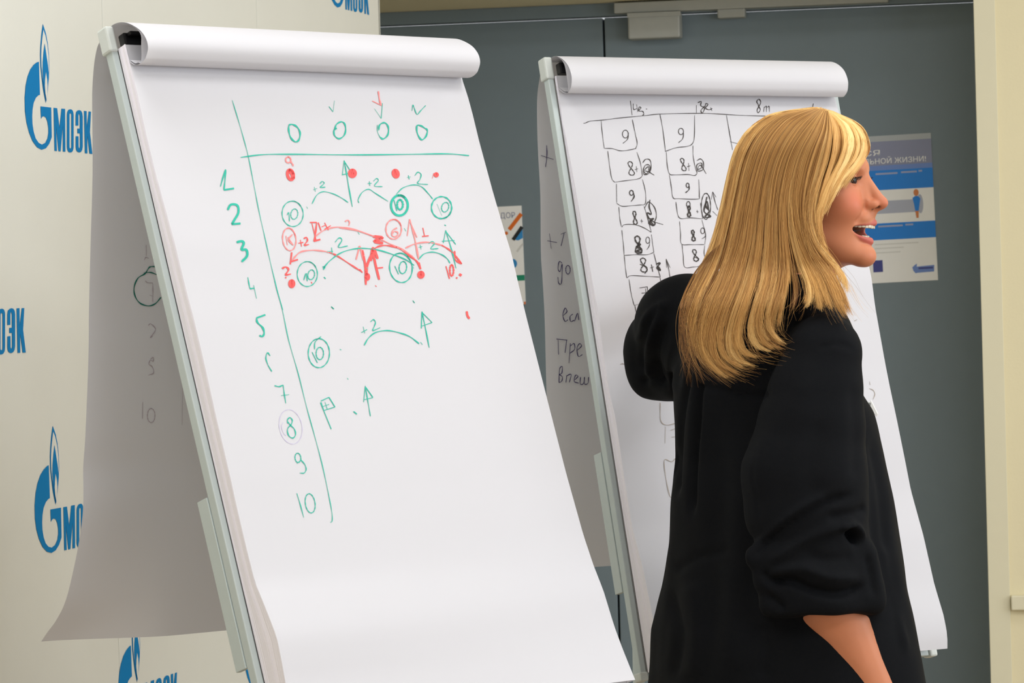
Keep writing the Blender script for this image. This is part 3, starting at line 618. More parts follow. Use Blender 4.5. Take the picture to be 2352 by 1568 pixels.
K1 = [
 (1.5, [(60, 190), (75, 188), (110, 175), (200, 168), (300, 155), (480, 138), (600, 126), (830, 122), (960, 124), (1140, 135), (1400, 142), (1640, 140)]),
 (1.7, [(385, 35), (397, 135)]), (1.7, [(405, 55), (408, 95), (430, 88)]), (1.7, [(428, 60), (436, 112)]), (1.8, [(440, 105), (458, 85), (446, 78), (443, 105), (470, 108), (478, 128), (468, 136)]), (2, [(495, 90), (499, 94)]),
 (1.7, [(842, 65), (842, 118)]), (2, [(852, 48), (876, 40), (872, 68), (898, 85), (884, 120), (874, 102), (900, 70)]), (1.8, [(905, 85), (922, 60), (908, 55), (905, 85), (930, 97), (952, 88)]), (1.8, [(940, 80), (950, 105)]),
 (1.4, [(182, 172), (190, 260), (203, 362)]), (1.4, [(203, 364), (260, 366), (310, 380), (360, 378), (425, 365)]), (1.5, [(398, 165), (420, 270), (432, 330), (420, 368)]),
 (1.7, ell(350, 265, 20, 27)), (1.7, [(372, 255), (365, 300), (333, 330)]),
 (1.4, [(228, 382), (240, 480), (255, 570), (275, 598)]), (1.4, [(275, 598), (350, 588), (440, 575), (468, 555)]), (1.4, [(430, 390), (455, 470), (468, 555)]),
 (2.1, e8(389, 503, 19, 47, .15)), (1.7, [(415, 512), (437, 505)]), (1.7, [(425, 488), (430, 528)]),
 (1.9, [(470, 465), (490, 440), (520, 445), (528, 490), (515, 535), (480, 545), (475, 510), (490, 480), (515, 480), (520, 510), (495, 540), (480, 520), (510, 490), (515, 525), (550, 550)]), (3.4, [(488, 520), (515, 528)]),
 (1.4, [(288, 610), (290, 740)]), (1.4, [(290, 745), (330, 765), (400, 760), (470, 755)]), (1.4, [(468, 578), (488, 660), (490, 740), (470, 758)]), (2.4, ell(392, 672, 13, 17)), (3, [(406, 672), (410, 700), (390, 732)]),
 (1.4, [(305, 770), (310, 840), (322, 905)]), (1.5, [(325, 910), (345, 892), (420, 893), (480, 915), (530, 945)]), (1.5, [(480, 765), (505, 850), (530, 945)]),
 (2.8, e8(416, 845, 13, 45, .1)), (1.5, [(455, 866), (472, 868)]), (1.5, [(461, 855), (464, 882)]),
 (3.2, [(520, 720), (515, 770), (530, 820), (500, 810), (515, 850), (545, 850), (510, 880), (545, 895), (520, 860), (555, 880), (540, 900), (515, 870)]), (2, [(485, 775), (510, 735), (550, 770), (565, 830), (550, 880)]), (1.6, [(555, 875), (612, 892)]),
 (1.4, [(325, 930), (335, 1020), (342, 1105)]), (1.4, [(342, 1105), (420, 1100), (500, 1100), (545, 1085)]), (1.4, [(530, 960), (547, 1085)]),
 (3.6, e8(438, 1032, 22, 60, .1)), (4.4, [(425, 1015), (452, 1030), (425, 1045), (462, 1060), (430, 1075), (465, 1085)]), (1.6, ell(505, 1000, 13, 22)), (1.6, [(518, 1000), (515, 1040), (498, 1066)]),
 (1.4, [(342, 1105), (350, 1190), (360, 1262)]), (1.4, [(362, 1260), (390, 1245), (500, 1250), (590, 1255)]), (1.4, [(547, 1090), (570, 1180), (592, 1255)]),
 (2.6, e8(476, 1172, 22, 48, .1)), (2.2, [(450, 1165), (500, 1190), (485, 1232)]), (2.4, [(522, 1192), (548, 1184)]), (2.4, [(530, 1168), (540, 1218)]), (4.2, [(562, 1165), (590, 1160), (570, 1190), (592, 1210), (575, 1180)]),
 (1.7, [(665, 1295), (650, 1200), (632, 1130)]), (1.7, [(632, 1130), (635, 1190)]), (1.7, [(632, 1130), (660, 1190)]),
 (1.4, [(375, 1270), (390, 1370), (410, 1450)]), (1.4, [(410, 1450), (475, 1438)]), (1.5, [(590, 1258), (605, 1330)]), (2.8, [(448, 1330), (502, 1322)]), (2.6, [(502, 1322), (508, 1390)]), (2.2, [(462, 1366), (522, 1362)]), (2.2, [(490, 1335), (496, 1402)]), (1.6, [(556, 1335), (580, 1345), (568, 1366)]), (1.4, [(415, 1450), (425, 1500), (440, 1568)]),
 (1.5, [(590, 130), (610, 240), (628, 388)]), (1.5, [(628, 385), (700, 360), (780, 350), (815, 330), (828, 280), (830, 135)]), (1.7, ell(735, 247, 17, 22)), (1.7, [(752, 240), (748, 295), (718, 325)]),
 (1.5, [(633, 390), (640, 480), (655, 540), (690, 548), (780, 545), (830, 552), (848, 535)]), (1.3, [(818, 345), (820, 420), (835, 500), (848, 535)]),
 (2.2, e8(750, 476, 15, 43, .2)), (1.8, [(776, 492), (799, 485)]), (1.8, [(787, 466), (791, 520)]),
 (1.9, [(845, 450), (870, 437), (890, 460), (888, 510), (850, 520), (845, 480), (875, 465), (880, 495), (850, 510), (870, 480), (910, 540)]),
 (1.5, [(655, 548), (668, 630), (680, 705), (720, 712), (850, 715), (862, 690), (858, 580)]), (2.2, ell(781, 620, 10, 15)), (2.6, [(791, 622), (790, 650), (766, 672)]),
 (1.5, [(700, 735), (712, 820), (735, 850), (800, 845), (885, 852)]), (1.4, [(870, 740), (885, 850)]), (2, ell(786, 752, 12, 20)), (4.0, e8(791, 800, 10, 36)), (2, [(842, 800), (856, 803)]), (1.6, [(848, 790), (850, 812)]),
 (2, ell(908, 765, 32, 90, 0, .2)), (3.6, [(915, 700), (905, 760), (930, 800), (900, 840), (940, 835), (895, 800), (915, 730), (925, 790)]),
 (1.6, [(990, 790), (970, 730), (955, 665)]), (1.6, [(955, 665), (945, 720)]), (1.6, [(955, 665), (978, 702)]), (1.4, [(955, 800), (985, 830)]),
 (1.4, [(725, 870), (732, 950), (738, 1025), (800, 1030), (895, 1030)]), (1.4, [(880, 860), (905, 960), (900, 1030)]), (3.6, e8(820, 968, 11, 36, .1)), (1.7, ell(885, 935, 13, 20)), (1.7, [(898, 920), (905, 970), (880, 990)]),
 (1.4, [(742, 1030), (750, 1100), (760, 1185), (820, 1185), (865, 1180)]), (1.4, [(900, 1035), (895, 1090), (908, 1140)]), (2.6, e8(834, 1105, 16, 40, .2)), (2.2, [(822, 1115), (858, 1128), (838, 1150)]),
 (1.5, [(1050, 135), (1070, 250), (1092, 375)]), (1.5, [(1075, 318), (1130, 332)])]
ink(CH[1], 'top', 1320, 220, 3.0155, [('black_handwriting', 'ink_black', K1)])
ink(CH[1], 'top', 0, 0, 1, [('black_handwriting', 'ink_black', [(1.8, [(1744, 244), (1738, 234), (1743, 228), (1747, 236), (1739, 252), (1741, 259), (1746, 252), (1741, 242)]), (1.6, [(1755, 245), (1754, 257)]), (1.6, [(1756, 247), (1760, 244), (1760, 257)]), (1.6, [(1762, 247), (1766, 244), (1767, 257)]), (1.6, [(1868, 238), (1865, 252)])]),
    ('faint_handwriting', 'ink_grey', [(1.8, [(1516, 925), (1517, 965), (1530, 976), (1552, 972)]), (1.8, [(1540, 988), (1552, 984)]), (1.8, [(1542, 1004), (1554, 1002)]), (1.8, [(1552, 1052), (1542, 1060), (1528, 1055), (1525, 1066), (1530, 1104), (1538, 1138), (1546, 1142)]), (1, [(1528, 980), (1527, 1018)]), (1.6, [(1424, 837), (1430, 835), (1437, 838)]), (1.8, [(1962, 737), (1968, 734)]), (1.8, [(1997, 876), (1998, 884)]), (1.8, [(1996, 892), (2005, 896), (2009, 905), (2005, 917)])])])
ink(CH[0], 'back', 200, 560, 3.408, [('green_handwriting', 'ink_dgreen', [(3, [(540, 180), (500, 180), (480, 190), (450, 235), (395, 270), (365, 340), (372, 410), (410, 465), (475, 487), (530, 470), (575, 420)]), (2.6, [(440, 232), (490, 225), (548, 245)])]),
    ('faint_handwriting', 'ink_dim', [(1.6, [(452, 290), (470, 305), (510, 308)]), (1.6, [(510, 308), (512, 370), (510, 455)]), (1.6, [(485, 402), (515, 412)]), (1.5, [(460, 10), (460, 95)]), (2, [(445, 130), (455, 108), (480, 115)]), (1.7, [(475, 640), (495, 628), (530, 660), (525, 690), (490, 735), (512, 720)]), (1.7, [(492, 905), (515, 890), (515, 920), (490, 912), (480, 945), (505, 962), (518, 1010), (475, 1030)]), (1.6, [(432, 1240), (430, 1370)]), (1.7, ell(498, 1345, 30, 55)), (1.3, [(745, 1130), (740, 1420)])])])
ink(CH[1], 'back', 1200, 300, 2.527, [('violet_handwriting', 'ink_violet', [(2.4, [(105, 145), (178, 168)]), (2, [(138, 85), (140, 140), (132, 212)]), (2.2, [(142, 640), (198, 650)]), (2, [(155, 598), (165, 685)]), (2, [(220, 602), (250, 590)]), (2, [(240, 596), (222, 670)]),
    (2, [(228, 770), (212, 760), (204, 800), (216, 818), (228, 775), (227, 850), (222, 890), (208, 885), (203, 850)]), (2, ell(262, 808, 13, 25)), (2, [(232, 1075), (256, 1052), (246, 1030), (232, 1070), (245, 1107), (262, 1098)]), (2, [(290, 1065), (274, 1080), (278, 1108), (300, 1100)]), (2, [(300, 1108), (318, 1060), (325, 1100)]),
    (2.2, [(205, 1215), (208, 1300)]), (2.2, [(195, 1210), (258, 1216)]), (2.2, [(255, 1216), (245, 1290)]), (2, [(276, 1235), (268, 1350)]), (2, [(276, 1250), (297, 1236), (300, 1270), (274, 1292)]), (2, [(312, 1278), (340, 1252), (330, 1236), (315, 1262), (322, 1310), (346, 1300)]),
    (2, [(210, 1460), (213, 1385), (230, 1370), (226, 1408), (212, 1415), (230, 1430), (225, 1455), (208, 1462)]), (2, [(256, 1420), (250, 1462)]), (2, [(252, 1425), (280, 1415), (270, 1462)]), (2, [(298, 1450), (320, 1427), (306, 1420), (298, 1455), (325, 1466)]), (2, [(335, 1430), (333, 1470), (352, 1468), (358, 1430), (358, 1470), (378, 1466), (382, 1430)])])])

# ------------------------------------------------------------------ sculpting with distance fields
def nets(Fv, org, h):
    """surface nets: (vertices, quads) of the zero level of a sampled distance field"""
    S = Fv < 0; nx, ny, nz = Fv.shape
    c = [S[i:nx - 1 + i, j:ny - 1 + j, k:nz - 1 + k] for i in (0, 1) for j in (0, 1) for k in (0, 1)]
    cnt = sum(a.astype(np.int8) for a in c); act = (cnt > 0) & (cnt < 8)
    idx = np.argwhere(act); ids = -np.ones(act.shape, np.int64); ids[act] = np.arange(len(idx))
    acc = np.zeros((len(idx), 3)); num = np.zeros(len(idx)); I, J, K = idx.T
    corners = [(i, j, k) for i in (0, 1) for j in (0, 1) for k in (0, 1)]
    val = {q: Fv[I + q[0], J + q[1], K + q[2]] for q in corners}
    for a in corners:
        for ax in range(3):
            if a[ax]: continue
            b = list(a); b[ax] = 1; b = tuple(b); va, vb_ = val[a], val[b]; m = (va < 0) != (vb_ < 0)
            t = np.where(m, va / np.where(m, va - vb_, 1), 0)
            p = np.repeat(np.array(a, float)[None], len(idx), 0); p[:, ax] += t
            acc[m] += p[m]; num[m] += 1
    V = (acc / num[:, None] + idx) * h + np.array(org)
    Q = []
    for ax in range(3):
        o1, o2 = [(1, 2), (2, 0), (0, 1)][ax]
        sl0 = [slice(None)] * 3; sl1 = [slice(None)] * 3; sl0[ax] = slice(0, -1); sl1[ax] = slice(1, None)
        A0, A1 = S[tuple(sl0)], S[tuple(sl1)]; m = A0 != A1; e_ = np.argwhere(m)
        ok = (e_[:, o1] > 0) & (e_[:, o2] > 0) & (e_[:, o1] < Fv.shape[o1] - 1) & (e_[:, o2] < Fv.shape[o2] - 1); e_ = e_[ok]
        inside = A0[tuple(e_.T)]
        def cid(d1, d2):
            q = e_.copy(); q[:, o1] -= d1; q[:, o2] -= d2; return ids[tuple(q.T)]
        q = np.stack([cid(1, 1), cid(0, 1), cid(0, 0), cid(1, 0)], 1)
        q[~inside] = q[~inside][:, ::-1]; Q.append(q)
    return V, np.vstack(Q)
def smin(a, b, k):
    h_ = np.clip(0.5 + 0.5 * (b - a) / k, 0, 1); return b * (1 - h_) + a * h_ - k * h_ * (1 - h_)
def s_cap(P, a, b, ra, rb):
    a, b = np.array(a, np.float32), np.array(b, np.float32); ba = b - a
    t = np.clip(((P[0] - a[0]) * ba[0] + (P[1] - a[1]) * ba[1] + (P[2] - a[2]) * ba[2]) / float(ba @ ba), 0, 1)
    return np.sqrt((P[0] - a[0] - ba[0] * t) ** 2 + (P[1] - a[1] - ba[1] * t) ** 2 + (P[2] - a[2] - ba[2] * t) ** 2) - (ra + (rb - ra) * t)
def s_ell(P, c, r):
    x, y, z = (P[0] - c[0]) / r[0], (P[1] - c[1]) / r[1], (P[2] - c[2]) / r[2]
    k0 = np.sqrt(x * x + y * y + z * z); k1 = np.sqrt((x / r[0]) ** 2 + (y / r[1]) ** 2 + (z / r[2]) ** 2) + 1e-9
    return k0 * (k0 - 1) / k1
def grid_pts(lo, hi, h):
    ax = [np.arange(lo[i], hi[i] + h, h, dtype=np.float32) for i in range(3)]
    return np.meshgrid(*ax, indexing='ij')
def np_mesh(name, V, Q, m, smooth=True):
    me = bpy.data.meshes.new(name); n = len(Q)
    me.vertices.add(len(V)); me.vertices.foreach_set('co', V.astype(np.float32).ravel())
    k = Q.shape[1]; me.loops.add(n * k); me.loops.foreach_set('vertex_index', Q.astype(np.int32).ravel())
    me.polygons.add(n); me.polygons.foreach_set('loop_start', np.arange(0, n * k, k, dtype=np.int32)); me.polygons.foreach_set('loop_total', np.full(n, k, np.int32))
    me.update(calc_edges=True); me.polygons.foreach_set('use_smooth', np.ones(n, bool))
    if m: me.materials.append(m)
    return me
def vnormals(V, Q):
    n = np.cross(V[Q[:, 2]] - V[Q[:, 0]], V[Q[:, 3]] - V[Q[:, 1]]); N = np.zeros_like(V)
    for k in range(4): np.add.at(N, Q[:, k], n)
    return N / (np.linalg.norm(N, axis=1, keepdims=True) + 1e-12)
def projv(V):
    d = V - np.array(CAM); z = d @ np.array(_f)
    return CX + FPX * (d @ np.array(_r)) / z, CY - FPX * (d @ np.array(_u)) / z
DZ = -0.12
def T3(px, py, depth): return tuple(at(px, py, depth + DZ))

# ------------------------------------------------------------------ the woman
HD = 4.90                                        # distance of her head
yaw = math.radians(20)
HO = np.array(at(1990, 398, HD))                 # bridge of the nose
HFx = np.array([math.cos(yaw), -math.sin(yaw), 0.0]); HLy = np.array([math.sin(yaw), math.cos(yaw), 0.0]); HUz = np.array([-0.026, 0, 1.0])
def H(x, y, z): return HO + (HFx * x + HLy * y + HUz * z) * 0.001 * (HD / 5.0)
feet = at(1800, 784, 4.94)
woman = empty('person', 'blonde woman in a loose black shirt laughing beside the farther flipchart', 'person', (feet.x, feet.y, 0))

# head, in millimetres: x forward, y to her left, z up
Pm = grid_pts((-200, -92, -150), (42, 92, 98), 1.7)
ay = np.abs(Pm[1]); Pa = [Pm[0], ay, Pm[2]]
d = s_ell(Pm, (-92, 0, 12), (90, 74, 80))
d = smin(d, s_ell(Pm, (-48, 0, -52), (47, 58, 80)), 25)
d = smin(d, s_cap(Pa, (-14, 9, -117), (-80, 50, -84), 15, 15), 18)
d = smin(d, s_ell(Pm, (-8.5, 0, -118.5), (16, 17.5, 15)), 10)
d = smin(d, s_ell(Pa, (-28, 36, -46), (25, 23, 24)), 14)                 # smiling cheeks
d = smin(d, s_ell(Pa, (-40, 48, -28), (22, 18, 15)), 14)
d = smin(d, s_cap(Pa, (-8, 8, 9), (-24, 46, 10), 8, 8), 12)
d = -smin(-d, s_ell(Pa, (2, 30, -9), (17, 17, 12)), 7)                   # eye sockets
d = smin(d, s_cap(Pm, (-9, 0, 2), (17, 0, -40), 7.6, 8.6), 7)
d = smin(d, s_cap(Pa, (-6, 7, -16), (0, 11, -44), 6, 7.5), 9)
d = smin(d, s_ell(Pm, (18.5, 0, -43.5), (11, 9.5, 8.6)), 6)
d = smin(d, s_ell(Pa, (8, 12, -46), (10, 5.5, 7)), 5)
d = smin(d, s_cap(Pm, (17, 0, -48), (7, 0, -55), 4, 5), 5)
d = -smin(-d, s_cap(Pa, (9, 11.8, -51.1), (17.5, 8.5, -50.0), 2.2, 2.5), 1.5)
d = -smin(-d, s_cap(Pa, (1, 19.5, -41), (-1, 18.5, -52), 1.0, 1.0), 5)
d = -smin(-d, s_cap(Pa, (0, 20, -54), (-8, 33, -70), 1.2, 1.2), 9)     # smile crease
d = smin(d, s_ell(Pm, (-5, 0, -64), (13, 24, 14)), 10)
lipu = np.minimum(s_cap(Pa, (-20, 35, -78), (-4, 17, -74.5), 2.4, 4.6), s_cap(Pa, (-4, 17, -74.5), (6.6, 0, -71.3), 4.6, 5.4))
lipl = np.minimum(s_cap(Pa, (-20, 35, -79), (-9, 19, -91.5), 2.4, 4.6), s_cap(Pa, (-9, 19, -91.5), (-0.8, 0, -97.5), 4.6, 6.2))
hole = s_ell([Pm[0], Pm[1], Pm[2] - 0.0036 * Pm[1] ** 2], (-10, 0, -83.8), (28, 36, 8.8))
d = smin(d, lipu, 3.0); d = smin(d, lipl, 3.5)
d = -smin(-d, hole, 2.0)
lid = s_ell(Pa, (-19, 31, -10), (13.2, 13.6, 12.6))
slit = np.maximum(s_ell(Pa, (-7, 30.5, -11), (22, 14.5, 4.6)), -(Pm[0] + 19))
d = smin(d, np.maximum(lid, -slit), 2.2); d = np.maximum(d, -np.maximum(slit, s_ell(Pa, (-19, 31, -10), (14.5, 15, 14))))
ear = np.maximum(s_ell(Pa, (-100, 74, -26), (17, 8, 30)), -s_ell(Pa, (-97, 82, -26), (11, 6, 20)))
d = smin(d, ear, 4)
d = smin(d, s_cap(Pm, (-92, 0, -80), (-112, 6, -170), 49, 52), 18)
V, Q = nets(d, (-200, -92, -150), 1.7)
def head_attr(V):
    ya = np.abs(V[:, 1]); P = [V[:, 0], V[:, 1], V[:, 2]]; PA = [V[:, 0], ya, V[:, 2]]
    lu = np.minimum(s_cap(PA, (-20, 35, -78), (-4, 17, -74.5), 2.4, 4.6), s_cap(PA, (-4, 17, -74.5), (6.6, 0, -71.3), 4.6, 5.4))
    ll = np.minimum(s_cap(PA, (-20, 35, -79), (-9, 19, -91.5), 2.4, 4.6), s_cap(PA, (-9, 19, -91.5), (-0.8, 0, -97.5), 4.6, 6.2))
    lip = np.clip(1 - np.minimum(lu, ll) / 1.6, 0, 1) * (s_ell(P, (-10, 0, -84), (40, 40, 21)) < 0)
    ho = s_ell([V[:, 0], V[:, 1], V[:, 2] - 0.0036 * ya ** 2], (-12, 0, -83.8), (28, 36, 9.2)); inner_dark = np.clip(-ho / 1.5, 0, 1) * (V[:, 0] < 2 - ya * 0.5)
    inner_dark = np.maximum(inner_dark, np.clip(1 - s_cap(PA, (9, 11.8, -51.1), (17.5, 8.5, -50.0), 2.5, 2.7) / 0.9, 0, 1) * 0.75)  # nostrils and mouth hollow: shade put into the skin colour
    blush = np.exp(-(((V[:, 0] + 18) / 24) ** 2 + ((ya - 42) / 18) ** 2 + ((V[:, 2] + 42) / 20) ** 2)) + 0.7 * np.exp(-(((V[:, 0] - 22) / 14) ** 2 + (ya / 12) ** 2 + ((V[:, 2] + 44) / 12) ** 2)) + .35 * np.exp(-(((V[:, 0] - 2) / 14) ** 2 + (ya / 18) ** 2 + ((V[:, 2] + 122) / 12) ** 2))
    return lip, inner_dark, np.clip(blush, 0, 1)
hl = head_attr(V)
headV = HO + (V[:, :1] * HFx + V[:, 1:2] * HLy + V[:, 2:] * HUz) * 0.001 * (HD / 5.0); headQ = Q[:, ::-1] if False else Q

# joints
TC = np.array(at(1752, 800, 4.94))
ang = math.radians(45); TF = np.array([math.sin(ang), math.cos(ang), 0]); TR = np.array([math.cos(ang), -math.sin(ang), 0])
j = dict(neck=T3(1800, 690, 5.05), rs=T3(1893, 815, 4.95), ls=T3(1562, 737, 5.17), re=T3(1868, 1215, 4.91), le=T3(1517, 842, 5.26),
         lw=(0, 0, 0), rw=T3(2042, 1655, 4.905), chest=T3(1765, 900, 5.06), waist=T3(1790, 1230, 5.07), hip=T3(1800, 1450, 5.06))
hp = CH[1]['F'].hit_surf(1700, 590, CH[1]['wtop']); touch = np.array(CH[1]['F'].P(hp[0], hp[1], hp[2]))
ldir = touch - np.array(j['le']); print('REACH', np.linalg.norm(ldir)); ldir /= np.linalg.norm(ldir); j['lw'] = tuple(touch - ldir * 0.205)
lo = (-0.02 + min(j['le'][0], j['ls'][0]) - 0.06, 4.66, -0.02)
Pb = grid_pts((j['le'][0] - 0.08, 4.66, 0.0), (0.64, 5.42, 1.56), 0.0062)
def c_(a, b, ra, rb): return s_cap(Pb, j[a] if isinstance(a, str) else a, j[b] if isinstance(b, str) else b, ra, rb)
hipL, hipR = np.array(j['hip']) - TR * 0.085, np.array(j['hip']) + TR * 0.085
knL, knR = hipL + np.array([0.0, 0.03, -0.41]), hipR + np.array([0.02, 0.0, -0.41])
anL, anR = np.array([knL[0] - .01, knL[1] + .02, 0.085]), np.array([knR[0] + .01, knR[1], 0.085])
b_ = c_('neck', (H(-100, 0, -110)), 0.056, 0.052)
b_ = smin(b_, c_(np.array(j['chest']) - TR * 0.06, np.array(j['chest']) + TR * 0.05, 0.072, 0.072), 0.03)
b_ = smin(b_, c_('rs', 'neck', 0.043, 0.05), 0.03); b_ = smin(b_, c_('ls', 'neck', 0.043, 0.05), 0.03)
b_ = smin(b_, c_('chest', 'waist', 0.078, 0.088), 0.03); b_ = smin(b_, c_(hipL, hipR, 0.098, 0.098), 0.04); b_ = smin(b_, c_('waist', 'hip', 0.088, 0.10), 0.03)
for hp, kn, an in ((hipL, knL, anL), (hipR, knR, anR)):
    b_ = smin(b_, c_(hp, kn, 0.082, 0.052), 0.03); b_ = smin(b_, c_(kn, kn * .55 + an * .45, 0.05, 0.05), 0.02); b_ = smin(b_, c_(kn * .55 + an * .45, an, 0.05, 0.034), 0.02)
    b_ = smin(b_, c_(an + np.array([0, -.01, -.045]), an + TF * 0.14 + np.array([0, 0, -.06]), 0.034, 0.024), 0.02)
b_ = smin(b_, c_('rs', 're', 0.046, 0.042), 0.02)
ra_, rb_ = np.array(T3(1908, 1385, 4.914)), np.array(j['rw'])
b_ = smin(b_, c_('re', ra_, 0.043, 0.0435), 0.02); b_ = smin(b_, c_(ra_, rb_, 0.0445, 0.027), 0.015)
b_ = smin(b_, c_('ls', 'le', 0.046, 0.040), 0.02); b_ = smin(b_, c_('le', 'lw', 0.040, 0.026), 0.02)
V, Q = nets(b_, (j['le'][0] - 0.08, 4.66, 0.0), 0.0062)
bodyV, bodyQ = V, Q
del Pb, b_
# hands
def hand(wrist, fwd, thumb_side, palm_n, curl, grip=0.0):
    f_ = np.array(fwd, float); f_ /= np.linalg.norm(f_); t_ = np.array(thumb_side, float); t_ -= f_ * (t_ @ f_); t_ /= np.linalg.norm(t_); n_ = np.cross(f_, t_)
    if n_ @ np.array(palm_n) < 0: n_ = -n_
    w_ = np.array(wrist, float); L = lambda a, b, c: w_ + f_ * a + t_ * b + n_ * c
    lo_ = w_ - 0.13; hi_ = w_ + 0.2 * 0 + 0.0
    pts = np.array([L(a, b, c) for a in (-0.03, 0.21) for b in (-0.08, 0.09) for c in (-0.05, 0.12)]); lo_, hi_ = pts.min(0), pts.max(0)
    Pq = grid_pts(lo_, hi_, 0.0030); C2 = lambda a, b, ra, rb: s_cap(Pq, a, b, ra, rb)
    d_ = C2(L(-0.02, 0, 0), L(0.02, 0, 0), 0.025, 0.023)
    for b0, b1 in ((0.024, 0.026), (0.008, 0.009), (-0.008, -0.009), (-0.022, -0.025)): d_ = smin(d_, C2(L(0.012, b0 * .6, 0), L(0.085, b1, 0), 0.0145, 0.0125), 0.012)
    for b1, ln, r in ((0.027, 0.9, 0.0088), (0.009, 1.0, 0.009), (-0.009, 0.94, 0.0086), (-0.026, 0.74, 0.0078)):
        p = L(0.085, b1, 0); a_ = 0
        for s_, cc, r0, r1 in ((0.042 * ln, curl, 1.05, .98), (0.026 * ln, curl * 1.3, .98, .9), (0.021 * ln, curl * .8, .9, .78)):
            a_ += cc; q_ = p + (f_ * math.cos(a_) + n_ * math.sin(a_)) * s_ + t_ * (b1 * 0.05)
            d_ = smin(d_, C2(p, q_, r * r0, r * r1), 0.004); p = q_
    p = L(0.022, 0.022, 0.006)
    for s_, (x, y, z), r0, r1 in ((0.042, (0.75, 0.62, 0.22 + grip), .0145, .0115), (0.032, (0.86, 0.32, 0.3 + grip), .011, .0098), (0.024, (0.95, 0.05, 0.3 + grip), .0096, .0078)):
        v_ = f_ * x + t_ * y + n_ * z; v_ /= np.linalg.norm(v_); q_ = p + v_ * s_; d_ = smin(d_, C2(p, q_, r0, r1), 0.006); p = q_
    V, Q = nets(d_, lo_, 0.0030); return V, Q
fdir = np.array(rb_ - ra_); fdir /= np.linalg.norm(fdir)
h1V, h1Q = hand(rb_, fdir + np.array([0, 0, -0.15]), TF, -TR, 0.32)
ld = ldir
h2V, h2Q = hand(j['lw'], ld, (0.6, -0.3, 0.7), CH[1]['F'].V, 0.42, 0.3)
parts = [(headV, headQ), (bodyV, bodyQ), (h1V, h1Q), (h2V, h2Q)]
off = 0; VV, QQ = [], []
for a, q in parts: VV.append(a); QQ.append(q + off); off += len(a)
VV = np.vstack(VV); QQ = np.vstack(QQ)
M['skin'] = mat('skin', srgb(198, 126, 90), 0.5, noise_amt=0.06, noise_scale=60, bump=0.06, bump_scale=900, spec=0.35)
nt = M['skin'].node_tree; bs = nt.nodes['Principled BSDF']
bs.inputs['Subsurface Weight'].default_value = 0.12; bs.inputs['Subsurface Radius'].default_value = (0.010, 0.004, 0.002); bs.inputs['Subsurface Scale'].default_value = 0.6
src = bs.inputs['Base Color'].links[0].from_socket
for an_, colr in (('blush', srgb(208, 100, 80)), ('lip', srgb(188, 98, 86)), ('inner_dark', srgb(44, 14, 16))):
    at_ = nt.nodes.new('ShaderNodeAttribute'); at_.attribute_name = an_
    mx = nt.nodes.new('ShaderNodeMix'); mx.data_type = 'RGBA'; mx.inputs[7].default_value = colr
    mul = nt.nodes.new('ShaderNodeMath'); mul.operation = 'MULTIPLY'; mul.inputs[1].default_value = 0.55 if an_ == 'blush' else 1.0
    nt.links.new(at_.outputs['Fac'], mul.inputs[0]); nt.links.new(mul.outputs[0], mx.inputs[0]); nt.links.new(src, mx.inputs[6]); src = mx.outputs[2]
nt.links.new(src, bs.inputs['Base Color'])
me = np_mesh('body', VV, QQ, M['skin'])
for nm, arr in zip(('lip', 'inner_dark', 'blush'), hl):
    a_ = me.attributes.new(nm, 'FLOAT', 'POINT'); full = np.zeros(len(VV), np.float32); full[:len(arr)] = arr; a_.data.foreach_set('value', full)
body = link('body', me, woman); keep(body, woman)

